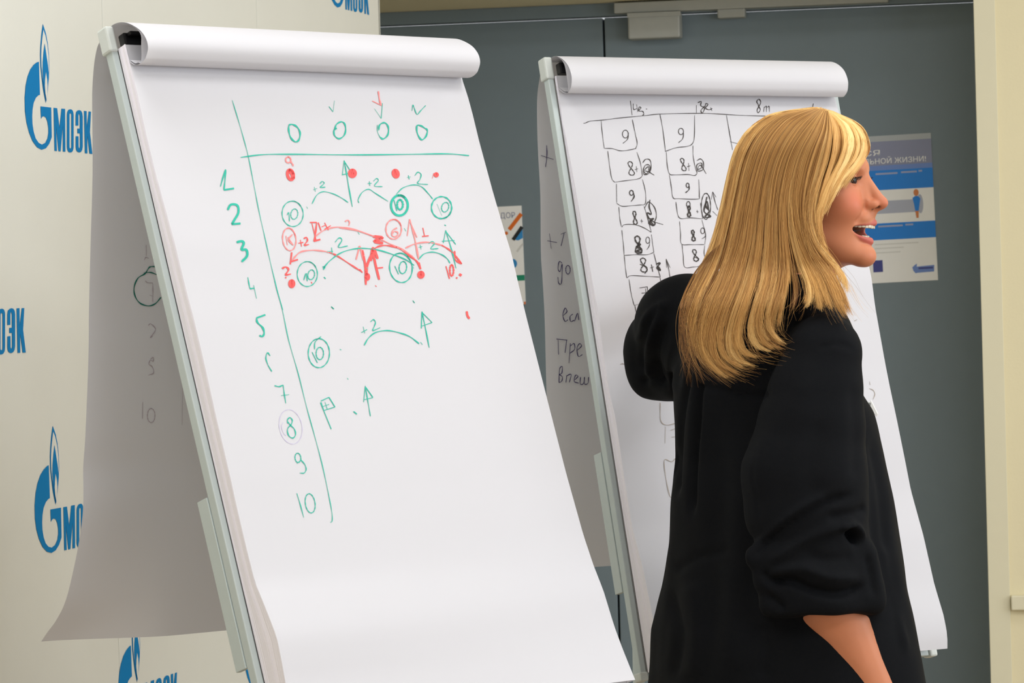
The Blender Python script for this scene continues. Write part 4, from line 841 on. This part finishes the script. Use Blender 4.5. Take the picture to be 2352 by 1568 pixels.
# eyes, lashes, teeth
M['eye'] = mat('eye_white', srgb(176, 156, 150), 0.5, spec=0.25); M['iris'] = mat('brown_iris', srgb(52, 30, 22), 0.6, spec=0.2); M['pupil'] = mat('pupil', srgb(12, 10, 10), 0.3, spec=0.3)
M['teeth'] = mat('teeth', srgb(206, 194, 172), 0.35); M['lash'] = mat('lashes', srgb(40, 30, 28), 0.6); M['gum'] = mat('tongue', srgb(110, 46, 48), 0.85, spec=0.1)
def sphere_mesh(mb, fn, n=16, m=12, a0=0, a1=math.pi):
    mb.grid([[fn(a0 + (a1 - a0) * i / m, 2 * math.pi * k / n) for k in range(n + 1)] for i in range(m + 1)])
for sy in (-1, 1):
    cx_, cy_, cz_, r = -19, 31 * sy, -10, 12.2
    gx = Vector((0.88, -0.46, -0.04)).normalized(); g1 = gx.orthogonal().normalized(); g2 = gx.cross(g1)
    def ef(th, ph, r=r):
        q = gx * (r * math.cos(th)) + g1 * (r * math.sin(th) * math.cos(ph)) + g2 * (r * math.sin(th) * math.sin(ph)); return H(cx_ + q.x, cy_ + q.y, cz_ + q.z)
    mb = MB(); sphere_mesh(mb, ef); ey = mb.build('eyeball', M['eye'], woman, smooth=True)
    mb = MB(); sphere_mesh(mb, lambda t, p: ef(t, p, 12.35), 16, 4, 0, 0.56); mb.build('iris', M['iris'], ey, smooth=True)
    mb = MB(); sphere_mesh(mb, lambda t, p: ef(t, p, 12.5), 14, 3, 0, 0.2); mb.build('pupil', M['pupil'], ey, smooth=True)
    mb = MB()
    for q in range(11):
        s_ = q / 10; yy = 31 - 13 + 26 * s_; xx = -5.2 - 6 * abs(2 * s_ - 1) ** 2 * (1.3 if s_ > .5 else 0.8); zz = -6.6 - 3.0 * (2 * s_ - 1) ** 2
        ln = 6.5; sp = (s_ - 0.45) * 7
        mb.tube([H(xx - 1, yy * sy, zz), H(xx + ln * 0.5, (yy + sp * .5) * sy, zz + 0.2), H(xx + ln, (yy + sp) * sy, zz + 2.6)], [0.0004, 0.0003, 0.0001], 5)
    mb.tube([H(-5.9 - 6 * abs(2 * s_ - 1) ** 2 * (1.3 if s_ > .5 else 0.8), (18 + 26 * s_) * sy, -6.9 - 3.0 * (2 * s_ - 1) ** 2) for s_ in np.linspace(0, 1, 12)], 0.0007, 6)
    mb.build('eyelashes', M['lash'], woman)
    mb = MB(); mb.tube([H(-8.5 + 2.5 - 7 * t * t, (12 + 34 * t) * sy, 6.5 + 6 * t - 5 * t * t) for t in np.linspace(0, 1, 8)], [.0008, .0022, .0026, .0026, .0024, .002, .0015, .0006], 8); mb.build('eyebrow', mat('brow', srgb(150, 105, 70), 0.7), woman)
for zt, zb, x0, rx, ry, nm, n_ in ((-73.0, -79.4, -20, 28.0, 25, 'upper_teeth', 14), (-89.5, -93.5, -22, 21, 18, 'lower_teeth', 10)):
    mb = MB()
    for q in range(n_):
        a0, a1 = [math.radians(-82 + 164 * (q + e_) / n_) for e_ in (0.03, 0.97)]
        P8 = []
        for z_ in (zb - (0.5 if q % 2 else 0), zt):
            for a_, sc in ((a0, 1), (a1, 1), (a1, .88), (a0, .88)): P8.append(H(x0 + rx * sc * math.cos(a_), ry * sc * math.sin(a_), z_ + 0.0036 * (ry * math.sin(a_)) ** 2))
        mb.hexa(P8)
    mb.build(nm, M['teeth'], woman, bevel=0.0008)
mb = MB(); sphere_mesh(mb, lambda t, p: H(-24 + 17 * math.sin(t) * math.cos(p), 15 * math.sin(t) * math.sin(p), -92 + 5 * math.cos(t))); mb.build('tongue', M['gum'], woman, smooth=True)

# ------------------------------------------------------------------ shirt
hS = 0.0046
x0s = T3(1415, 800, 5.26)[0]
org = (x0s, 4.66, 0.80)
Ps = grid_pts(org, (T3(2160, 800, 5.1)[0], 5.34, 1.50), hS)
zc = np.array([T3(1750, y, 5.06)[2] for y in (700, 735, 790, 850, 950, 1050, 1150, 1250, 1350, 1450, 1568, 1660)])
Lx = np.array([1640, 1580, 1556, 1547, 1549, 1554, 1544, 1540, 1525, 1503, 1497, 1490]); Rx = np.array([1850, 1900, 1925, 1945, 2000, 2023, 2041, 2056, 2072, 2094, 2118, 2138])
ys = (700, 735, 790, 850, 950, 1050, 1150, 1250, 1350, 1450, 1568, 1660)
Lw = np.array([T3(x, y, 5.065)[0] for x, y in zip(Lx, ys)]); Rw = np.array([T3(x, y, 5.065)[0] for x, y in zip(Rx, ys)])
zg = Ps[2][0, 0, :]; o_ = np.argsort(zc)
Lg, Rg = np.interp(zg, zc[o_], Lw[o_]), np.interp(zg, zc[o_], Rw[o_]); Cg, Eg = (Lg + Rg) / 2, (Rg - Lg) / 2
rat = np.interp(zg, [1.0, 1.25], [0.66, 0.80]); Ag = Eg / 0.7071 / np.sqrt(1 + rat ** 2); Bg = Ag * rat
cyg = 4.945 + 0.0 * zg
dx, dy = Ps[0] - Cg, Ps[1] - cyg
ua, ub = dx * TR[0] + dy * TR[1], dx * TF[0] + dy * TF[1]
phi = np.arctan2(ub / Bg, ua / Ag)
hem = np.clip((1.10 - zg) / 0.3, 0, 1)
flute = 1 + hem * 0.022 * np.sin(phi * 7 + 0.6)
kk = np.sqrt((ua / Ag) ** 2 + (ub / Bg) ** 2)
d = (kk - flute) * np.minimum(Ag, Bg) * 0.95
ztop = T3(1750, 700, 5.06)[2]
d = np.maximum(d, Ps[2] - ztop)
def sc(a, b, ra, rb): return s_cap(Ps, a, b, ra, rb)
nk = j['neck']
d = smin(d, sc(nk, j['rs'], 0.062, 0.054), 0.045); d = smin(d, sc(nk, j['ls'], 0.062, 0.056), 0.045)
# left sleeve, reaching for the sheet
d = smin(d, sc(j['ls'], T3(1520, 812, 5.255), 0.057, 0.0525), 0.03); d = smin(d, sc(T3(1520, 812, 5.255), np.array(j['le']) + 0.13 * ldir, 0.052, 0.044), 0.02)
d = smin(d, s_cap(Ps, T3(1502, 864, 5.255), T3(1560, 868, 5.2), 0.035, 0.035), 0.02)
d = smin(d, s_cap(Ps, T3(1556, 740, 5.2), T3(1526, 785, 5.24), 0.046, 0.052), 0.02)
# right sleeve, hanging and rolled up at the elbow
YA = 4.905 + DZ; Pz = [Ps[0], (Ps[1] - YA) / 0.8 + YA, Ps[2]]
sl = None
chain = [((1893, 812), 0.0545), ((1876, 900), 0.066), ((1868, 975), 0.074), ((1853, 1085), 0.086), ((1858, 1168), 0.084), ((1884, 1234), 0.066), ((1870, 1284), 0.080), ((1880, 1340), 0.081), ((1886, 1400), 0.081)]
for (p0, r0), (p1, r1) in zip(chain[:-1], chain[1:]):
    q = s_cap(Pz, T3(p0[0], p0[1], 4.905), T3(p1[0], p1[1], 4.905), r0, r1); sl = q if sl is None else smin(sl, q, 0.008)
cut0 = np.array(T3(1880, 1408, 4.9)); cn = np.array([0.02, 0.0, -1.0])
sl = -smin(-sl, -((Ps[0] - cut0[0]) * cn[0] + (Ps[2] - cut0[2]) * cn[2]), 0.012)
# bulky roll of the cuff
for p0, p1, r in (((1742, 1279), (1955, 1222), 0.015), ((1762, 1330), (1990, 1365), 0.018), ((1755, 1335), (1790, 1345), 0.011), ((1764, 1392), (1820, 1395), 0.012), ((1990, 1268), (2010, 1380), 0.013), ((1738, 1279), (1790, 1262), 0.011)):
    dep = 4.862
    sl = smin(sl, s_cap(Ps, T3(p0[0], p0[1], dep + .02), T3(p1[0], p1[1], dep + .02), r, r), 0.016)
d = smin(d, sl, 0.010)
# neck opening
d = np.maximum(d, -s_cap(Ps, np.array(nk) + np.array([0.01, 0, -0.01]), H(-100, 0, -100), 0.060, 0.064))
dh = (Ps[2] - (0.80 + 4 * hS)); d = np.maximum(d, -dh)
V, Q = nets(d, org, hS)
# keep the big piece only, smooth it and work folds into it
N = vnormals(V, Q)
def laplace(V, Q, it, lam=0.5):
    for _ in range(it):
        S = np.zeros_like(V); c = np.zeros(len(V))
        for a in range(4):
            np.add.at(S, Q[:, a], V[Q[:, (a + 1) % 4]]); np.add.at(S, Q[:, a], V[Q[:, (a + 3) % 4]]); np.add.at(c, Q[:, a], 2)
        V = V + lam * (S / c[:, None] - V)
    return V
V = laplace(V, Q, 3); N = vnormals(V, Q)
px, py = projv(V); front = N @ -np.array(_f)
depth = (V - np.array(CAM)) @ np.array(_f)
def fold(pl, amp, width, lo_=0.0, dmax=9.0, dmin=0.0):
    global V
    P = np.array([(p.x, p.y) for p in catmull(pl, 8)]); best = np.full(len(V), 1e9)
    m = (front > lo_) & (depth < dmax) & (depth > dmin)
    ends = np.ones(len(V))
    L_ = len(P) - 1; tt = np.zeros(len(V))
    for i in range(L_):
        a, b = P[i], P[i + 1]; ba = b - a; t = np.clip(((px - a[0]) * ba[0] + (py - a[1]) * ba[1]) / (ba @ ba), 0, 1)
        dd = np.hypot(px - a[0] - ba[0] * t, py - a[1] - ba[1] * t); q = dd < best; best[q] = dd[q]; tt[q] = (i + t[q]) / L_
    wgt = np.exp(-(best / width) ** 2) * m * np.clip(np.minimum(tt, 1 - tt) * 8 + 0.15, 0, 1)
    V += N * (wgt * amp)[:, None]
for pl, amp, wd in [
    ([(1728, 1278), (1786, 1222), (1840, 1184), (1890, 1156), (1960, 1135)], -0.010, 8), ([(1740, 1258), (1800, 1202), (1850, 1166), (1900, 1138)], 0.008, 10),
    ([(1760, 1296), (1850, 1240), (1930, 1208), (1965, 1210)], 0.007, 13), ([(1946, 1216), (1957, 1228), (1968, 1244)], -0.024, 9), ([(1930, 1214), (1950, 1203), (1970, 1213), (1982, 1240)], 0.008, 7), ([(1900, 1190), (1960, 1180), (1990, 1165)], -0.006, 10),
    ([(1768, 1318), (1840, 1306), (1906, 1326), (1973, 1326)], 0.008, 11), ([(1770, 1342), (1810, 1332), (1866, 1354), (1930, 1362), (1990, 1345)], -0.014, 9), ([(1760, 1365), (1785, 1385), (1800, 1400)], -0.006, 8), ([(1755, 1310), (1765, 1330), (1790, 1335)], -0.008, 8),
    ([(1990, 1275), (2000, 1320), (2010, 1370)], -0.005, 9), ([(1850, 1270), (1900, 1285), (1960, 1280)], -0.004, 14),
    ([(1880, 800), (1920, 790), (1962, 800)], -0.0025, 5), ([(1860, 860), (1800, 960), (1750, 1060), (1735, 1150)], 0.003, 22), ([(1960, 880), (1968, 1000), (1965, 1100)], -0.003, 16), ([(1880, 960), (1860, 1080), (1880, 1160)], -0.003, 26)]:
    fold(pl, amp, wd, 0.05, 4.96 + DZ)
for pl, amp, wd in [
    ([(1603, 870), (1600, 960), (1592, 1080), (1588, 1180)], -0.012, 7), ([(1583, 845), (1566, 930), (1558, 1040), (1556, 1140)], -0.012, 7), ([(1574, 860), (1562, 940), (1553, 1040)], 0.004, 6),
    ([(1590, 882), (1660, 896), (1730, 908), (1770, 905)], -0.006, 6), ([(1640, 930), (1650, 1100), (1640, 1300), (1620, 1500)], -0.004, 26), ([(1690, 1000), (1700, 1200), (1690, 1400), (1680, 1560)], 0.006, 30),
    ([(1548, 1310), (1600, 1280), (1680, 1262)], -0.004, 10), ([(1535, 1350), (1560, 1450), (1550, 1560)], -0.006, 14), ([(1590, 1330), (1600, 1450), (1590, 1560)], 0.006, 22), ([(1750, 1430), (1760, 1500), (1750, 1560)], -0.006, 22),
    ([(2005, 1000), (2022, 1130), (2040, 1290), (2070, 1450)], -0.006, 10), ([(2030, 1250), (2050, 1350), (2085, 1500)], 0.005, 9),
    ([(1462, 790), (1480, 735), (1530, 690)], 0.006, 9), ([(1474, 860), (1472, 800), (1492, 740), (1520, 700)], -0.006, 8), ([(1496, 890), (1490, 800), (1510, 730), (1535, 690)], 0.007, 9), ([(1518, 890), (1510, 800), (1528, 740)], -0.007, 8), ([(1470, 880), (1500, 868), (1540, 880)], -0.005, 9), ([(1545, 900), (1538, 830), (1545, 760)], 0.004, 8), ([(1556, 880), (1552, 800), (1562, 740)], -0.005, 8), ([(1460, 860), (1456, 800), (1470, 745)], -0.003, 9)]:
    fold(pl, amp, wd, 0.02, 5.4, 4.87 + DZ)
nz_ = np.array([noise.noise(Vector(v) * 9.0) + 0.5 * noise.noise(Vector(v) * 21.0) + 1.3 * noise.noise(Vector((v[0] * 22, v[1] * 22, v[2] * 4.0))) for v in V]); V += N * (nz_ * 0.0024)[:, None]
V = laplace(V, Q, 1, 0.4)
M['shirt'] = mat('black_linen', srgb(12, 14, 18), 0.8, noise_amt=0.12, noise_scale=30, bump=0.3, bump_scale=1500, spec=0.12, sheen=0.0)
sh = link('shirt', np_mesh('shirt', V, Q, M['shirt']), woman); keep(sh, woman); sh['label'] = 'loose black shirt with rolled sleeves'
# trousers and shoes (below the frame)
Pt = grid_pts((-0.0, 4.66, 0.06), (0.64, 5.28, 0.98), 0.0085)
def tc_(a, b, ra, rb): return s_cap(Pt, a, b, ra, rb)
d = tc_(hipL + [0, 0, -.02], hipR + [0, 0, -.02], 0.106, 0.106)
for hp_, kn, an in ((hipL, knL, anL), (hipR, knR, anR)):
    d = smin(d, tc_(hp_, kn, 0.092, 0.070), 0.03); d = smin(d, tc_(kn, an + [0, 0, -.0], 0.072, 0.062), 0.02)
d = np.maximum(d, 0.075 - Pt[2])
V, Q = nets(d, (-0.0, 4.66, 0.06), 0.0085); tr = link('trousers', np_mesh('trousers', laplace(V, Q, 2), Q, mat('black_trouser_cloth', srgb(22, 22, 26), 0.85, noise_amt=0.1)), woman); keep(tr, woman)
for an in (anL, anR):
    lo_ = an + np.array([-.1, -.1, -.09]); lo_[2] = -0.006; hi_ = an + np.array([.24, .24, 0.0]); Pq = grid_pts(lo_, hi_, 0.005)
    g_ = an + np.array([0, 0, -.04]); d = s_cap(Pq, g_ + [0, -.01, 0] - TF * .02, g_ + TF * 0.07 + [0, 0, -.008], 0.042, 0.040); d = smin(d, s_cap(Pq, g_ + TF * 0.07 + [0, 0, -.008], g_ + TF * 0.16 + [0, 0, -.018], 0.040, 0.030), 0.02)
    d = np.maximum(d, 0.001 - Pq[2]); V, Q = nets(d, lo_, 0.005); so = link('shoe', np_mesh('shoe', V, Q, mat('black_shoe_leather', srgb(20, 20, 22), 0.35)), woman); keep(so, woman)

# ------------------------------------------------------------------ hair
G = [
 [(1860, 250), (1777, 260), (1722, 295), (1690, 345), (1674, 405), (1660, 480), (1636, 570), (1604, 640), (1582, 700), (1582, 760), (1596, 815)],
 [(1866, 249), (1790, 266), (1738, 310), (1708, 370), (1692, 440), (1674, 530), (1648, 620), (1614, 690), (1598, 760), (1612, 825), (1655, 870)],
 [(1872, 249), (1805, 270), (1757, 320), (1730, 390), (1712, 470), (1695, 560), (1668, 640), (1638, 710), (1622, 780), (1640, 835), (1690, 870)],
 [(1877, 249), (1818, 275), (1775, 330), (1750, 400), (1735, 480), (1722, 570), (1700, 650), (1672, 720), (1658, 790), (1678, 836), (1722, 850)],
 [(1882, 250), (1832, 280), (1792, 335), (1768, 400), (1755, 480), (1748, 570), (1735, 650), (1712, 720), (1702, 770), (1714, 808), (1748, 815)],
 [(1886, 250), (1845, 285), (1808, 340), (1786, 400), (1775, 480), (1772, 570), (1768, 640), (1752, 700), (1746, 745), (1764, 785), (1806, 802)],
 [(1889, 251), (1856, 290), (1822, 340), (1802, 400), (1792, 470), (1794, 550), (1797, 610), (1790, 660), (1774, 705), (1764, 745), (1775, 775)],
 [(1892, 252), (1866, 292), (1836, 345), (1818, 400), (1810, 460), (1815, 530), (1832, 600), (1850, 645), (1850, 680), (1828, 702)],
 [(1895, 253), (1878, 295), (1852, 345), (1836, 400), (1828, 460), (1835, 530), (1855, 590), (1880, 640), (1898, 690), (1912, 712)],
 [(1898, 254), (1890, 295), (1872, 345), (1856, 400), (1846, 460), (1848, 520), (1866, 575), (1898, 620), (1922, 665), (1938, 705), (1958, 735)],
 [(1900, 254), (1903, 295), (1893, 345), (1878, 400), (1862, 450), (1855, 510), (1862, 552), (1880, 585), (1905, 612), (1930, 645), (1942, 690)],
 [(1903, 255), (1925, 290), (1928, 335), (1915, 380), (1896, 425), (1878, 470), (1866, 510), (1858, 545)],
 [(1906, 256), (1948, 285), (1962, 325), (1952, 365), (1930, 405), (1912, 445), (1895, 480), (1880, 515)],
 [(1910, 257), (1962, 283), (1985, 320), (1982, 352), (1962, 380), (1938, 405), (1920, 435), (1904, 470)],
 [(1914, 258), (1970, 285), (1992, 320), (1994, 345), (1983, 364), (1964, 384), (1945, 402)]]
def resamp(pl, n):
    P = np.array([(p.x, p.y) for p in catmull(pl, 8)]); d_ = np.r_[0, np.cumsum(np.hypot(*np.diff(P, axis=0).T))]; s_ = np.linspace(0, d_[-1], n)
    return np.c_[np.interp(s_, d_, P[:, 0]), np.interp(s_, d_, P[:, 1])]
NP = 22
GR = np.array([resamp(g, NP) for g in G])
yk = np.array([248, 262, 300, 345, 402, 463, 532, 589, 632, 690, 760, 820, 885]); xlk = np.array([1835, 1765, 1712, 1683, 1668, 1655, 1638, 1618, 1596, 1570, 1582, 1600, 1650])
yk2 = np.array([248, 274, 294, 320, 346, 365, 400]); xrk = np.array([1900, 1956, 1982, 1999, 2000, 1996, 1990])
def hair_out(x, y):
    """how far the outer surface of the hair stands towards the camera from the middle of the head"""
    xl = np.interp(y, yk, xlk); qL = np.clip(1 - (x - xl) / 150, 0, 1); xr = np.interp(y, yk2, xrk); qR = np.clip(1 - (xr - x) / 125, 0, 1)
    ff = np.clip((430 - y) / 60, 0, 1); fr_ = np.sqrt(np.clip(1 - qR ** 2, 0, 1)); fr_ = fr_ * ff + (1 - ff) * np.maximum(fr_, 0.75)
    D = 0.096 * np.sqrt(np.clip(1 - np.clip((345 - y) / 104, 0, 1) ** 2, 0.0, 1))
    o_ = D * np.sqrt(np.clip(1 - qL ** 2, 0, 1)) * fr_
    low = np.clip((y - 600) / 110, 0, 1); low = low * low * (3 - 2 * low)
    over = np.clip(0.112 - 0.020 * np.clip((1640 - x) / 80, 0, 1.5) + 0.034 * np.clip((x - 1640) / 200, 0, 1.3), 0.05, 0.2)
    return o_ * (1 - low) + np.maximum(over, 0) * low
strands = []; tones = []; ctone = rng.random(84)
def add_strand(xy, inner, ystep=0.0, far=False):
    x, y = xy[:, 0], xy[:, 1]; o_ = hair_out(x, y) - inner
    dep = HD + (o_ * 1.0 if far else -o_)
    return np.array([at(a, b, c) for a, b, c in zip(x, y, dep)])
NS = 11000
wts = np.array([1.1, 1, 1, 1, 1, 1, 1, 1, 1, 1.1, 1.2, 1.2, 1.3, 1.3])
cdf = np.r_[0, np.cumsum(wts)] / wts.sum() * 14
tpar = np.linspace(0, 1, NP)
clump_n = 84; cs = np.sort(rng.random(clump_n)) * 14
cs_off = rng.normal(0, 1, (clump_n, 4))
for n in range(NS):
    q = np.interp(rng.random() * 14, cdf, np.arange(15)) if True else 0
    ci = int(np.argmin(np.abs(cs - q))); i = min(int(q), 13); fq = q - i
    base = GR[i] * (1 - fq) + GR[i + 1] * fq
    cq = min(max(cs[ci], 0), 13.999); k_ = int(cq); cb = GR[k_] * (1 - cq + k_) + GR[k_ + 1] * (cq - k_)
    pull = 0.75 * np.clip((tpar - 0.15) / 0.6, 0, 1)[:, None]
    xy = base * (1 - pull) + cb * pull
    amp = np.clip((tpar - 0.1) / 0.9, 0, 1)
    j1, j2 = cs_off[ci][0], cs_off[ci][1]
    xy = xy + np.c_[amp * (j1 * 6 + rng.normal(0, 3.4)), amp * (j2 * 5)] + np.c_[np.sin(tpar * 5 + cs_off[ci][2] * 3) * amp * 3 + rng.normal(0, 1.2), rng.normal(0, 1.0) * np.ones(NP)]
    gap = 0.36 * rng.random() if q < 0.9 else (0.17 if 6.2 < q < 6.85 else 0)
    stop = 1 - gap - abs(rng.normal(0, 0.05)) - (0.12 * rng.random() if q > 10.5 else 0.04 * rng.random())
    xy = np.c_[np.interp(tpar * stop, tpar, xy[:, 0]), np.interp(tpar * stop, tpar, xy[:, 1])]
    xlim = np.interp(xy[:, 1], yk, xlk); xy[:, 0] = np.maximum(xy[:, 0], xlim + rng.random() * 3 - (rng.random() < .02) * 8)
    xrl = np.interp(xy[:, 1], yk2, xrk); m_ = xy[:, 1] < 380; xy[m_, 0] = np.minimum(xy[m_, 0], (xrl - 2 + rng.normal(0, 0.8))[m_])
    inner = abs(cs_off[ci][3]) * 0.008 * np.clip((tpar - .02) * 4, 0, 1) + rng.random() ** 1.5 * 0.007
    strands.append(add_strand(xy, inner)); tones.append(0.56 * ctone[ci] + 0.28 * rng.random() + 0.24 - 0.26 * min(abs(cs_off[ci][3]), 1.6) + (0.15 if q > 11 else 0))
for n in range(420):      # loose flyaway hairs
    q = rng.random() * 10.5; i = int(q); base = GR[i] * (1 - q + i) + GR[i + 1] * (q - i)
    a_ = np.clip((tpar - .3) / .7, 0, 1) ** 1.5
    xy = base + np.c_[a_ * (rng.normal(-6 if q < 2 else 0, 22)), a_ * rng.normal(0, 12)]
    strands.append(add_strand(xy, -0.004 * rng.random()))
for n in range(55):      # fine wisps over the left shoulder
    s_ = rng.random(); P = resamp([(1655 - 25 * s_, 560 + 20 * s_), (1620 - 35 * s_, 640), (1585 - 25 * s_, 700 + 20 * rng.random()), (1560 + 30 * rng.random(), 770 + 40 * rng.random()), (1560 + 60 * rng.random(), 830 + 60 * rng.random())], NP)
    strands.append(add_strand(P, -0.002))
for n in range(3000):     # the far side of the head
    q = rng.random() * 13.99; i = int(q); base = (GR[i] * (1 - q + i) + GR[i + 1] * (q - i)).copy()
    keep_ = (0.50 if q < 9.5 else 0.62 if q < 10.6 else 0.9) + 0.06 * rng.random(); base = np.c_[np.interp(tpar * keep_, tpar, base[:, 0]), np.interp(tpar * keep_, tpar, base[:, 1])]
    base[:, 0] += rng.normal(0, 3); strands.append(add_strand(base, 0.006 + rng.random() * .006, far=True))
S = np.array(strands, np.float32); ns = len(S)
hc = bpy.data.hair_curves.new('hair'); hc.add_curves([NP] * ns)
hc.attributes['position'].data.foreach_set('vector', S.ravel())
ra = hc.attributes.get('radius') or hc.attributes.new('radius', 'FLOAT', 'POINT')
rad = np.full((ns, NP), 0.00033, np.float32); rad[:, -6:] *= np.linspace(1, 0.25, 6); rad[11000:11475] *= 0.45; ra.data.foreach_set('value', rad.ravel())
M['hair'] = mat('blonde_hair', srgb(214, 166, 92), 0.5, spec=0.35)
nt = M['hair'].node_tree; bs = nt.nodes['Principled BSDF']
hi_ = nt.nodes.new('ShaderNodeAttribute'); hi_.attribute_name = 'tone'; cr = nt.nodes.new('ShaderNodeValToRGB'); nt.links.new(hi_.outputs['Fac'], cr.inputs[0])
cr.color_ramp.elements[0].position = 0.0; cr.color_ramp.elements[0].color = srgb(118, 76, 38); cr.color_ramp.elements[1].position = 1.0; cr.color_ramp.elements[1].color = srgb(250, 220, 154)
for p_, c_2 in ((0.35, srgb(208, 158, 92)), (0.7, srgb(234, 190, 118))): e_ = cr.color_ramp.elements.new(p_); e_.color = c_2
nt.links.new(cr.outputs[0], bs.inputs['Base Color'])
ta = hc.attributes.new('tone', 'FLOAT', 'CURVE'); tt_ = np.array(tones + list(rng.random(420) * 0.6) + list(rng.random(55) * 0.15) + list(rng.random(ns - len(tones) - 475)), np.float32); ta.data.foreach_set('value', np.clip(tt_, 0, 1)); hc.materials.append(M['hair']); ho = link('hair', hc, woman); keep(ho, woman); ho['label'] = 'long straight blonde hair with side-swept fringe'
# darker blonde underlayer against the skull so the scalp never shows
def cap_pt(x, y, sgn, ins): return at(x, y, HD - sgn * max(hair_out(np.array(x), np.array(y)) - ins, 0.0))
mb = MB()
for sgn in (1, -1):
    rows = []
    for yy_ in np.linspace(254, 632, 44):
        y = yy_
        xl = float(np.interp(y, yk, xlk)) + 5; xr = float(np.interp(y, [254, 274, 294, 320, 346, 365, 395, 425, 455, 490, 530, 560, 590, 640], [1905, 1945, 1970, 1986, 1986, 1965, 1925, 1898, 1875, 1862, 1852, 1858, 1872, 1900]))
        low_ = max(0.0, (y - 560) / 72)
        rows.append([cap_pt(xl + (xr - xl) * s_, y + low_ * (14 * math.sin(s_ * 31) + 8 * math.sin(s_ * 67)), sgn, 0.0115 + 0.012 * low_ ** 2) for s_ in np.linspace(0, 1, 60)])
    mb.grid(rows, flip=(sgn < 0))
mb.build('hair_underlayer', mat('dark_blonde_hair', srgb(168, 122, 66), 0.6, noise_amt=0.25, noise_scale=120), woman, smooth=True)

# name badge clipped to the front of the shirt
bO = at(2004, 930, 4.98); bR = Vector(TR) * -1
badge = empty('name_badge', 'small white name badge on the front edge of the black shirt', 'badge', bO)
BFm = Frame(bO, Vector((0.45, -0.15, -0.25)).normalized(), Vector((0.3, -0.2, -0.93)).normalized(), Vector((0.55, -0.8, 0.2)).normalized())
q = [at(2000, 918, 4.965), at(2016, 950, 4.965), at(2013, 957, 4.965), at(1998, 936, 4.965)]; nb_ = Vector((0.3, 0.9, 0.1)).normalized() * 0.003
mb = MB(); mb.hexa([*q, *[p + nb_ for p in q]]); mb.build('card', M['p_white'], badge, bevel=0.0005)
q2 = [at(1990, 922, 4.967), at(2004, 926, 4.967), at(2004, 934, 4.967), at(1990, 932, 4.967)]
mb = MB(); mb.hexa([*q2, *[p + nb_ for p in q2]]); mb.build('clip', M['alu_lt'], badge, bevel=0.0004)
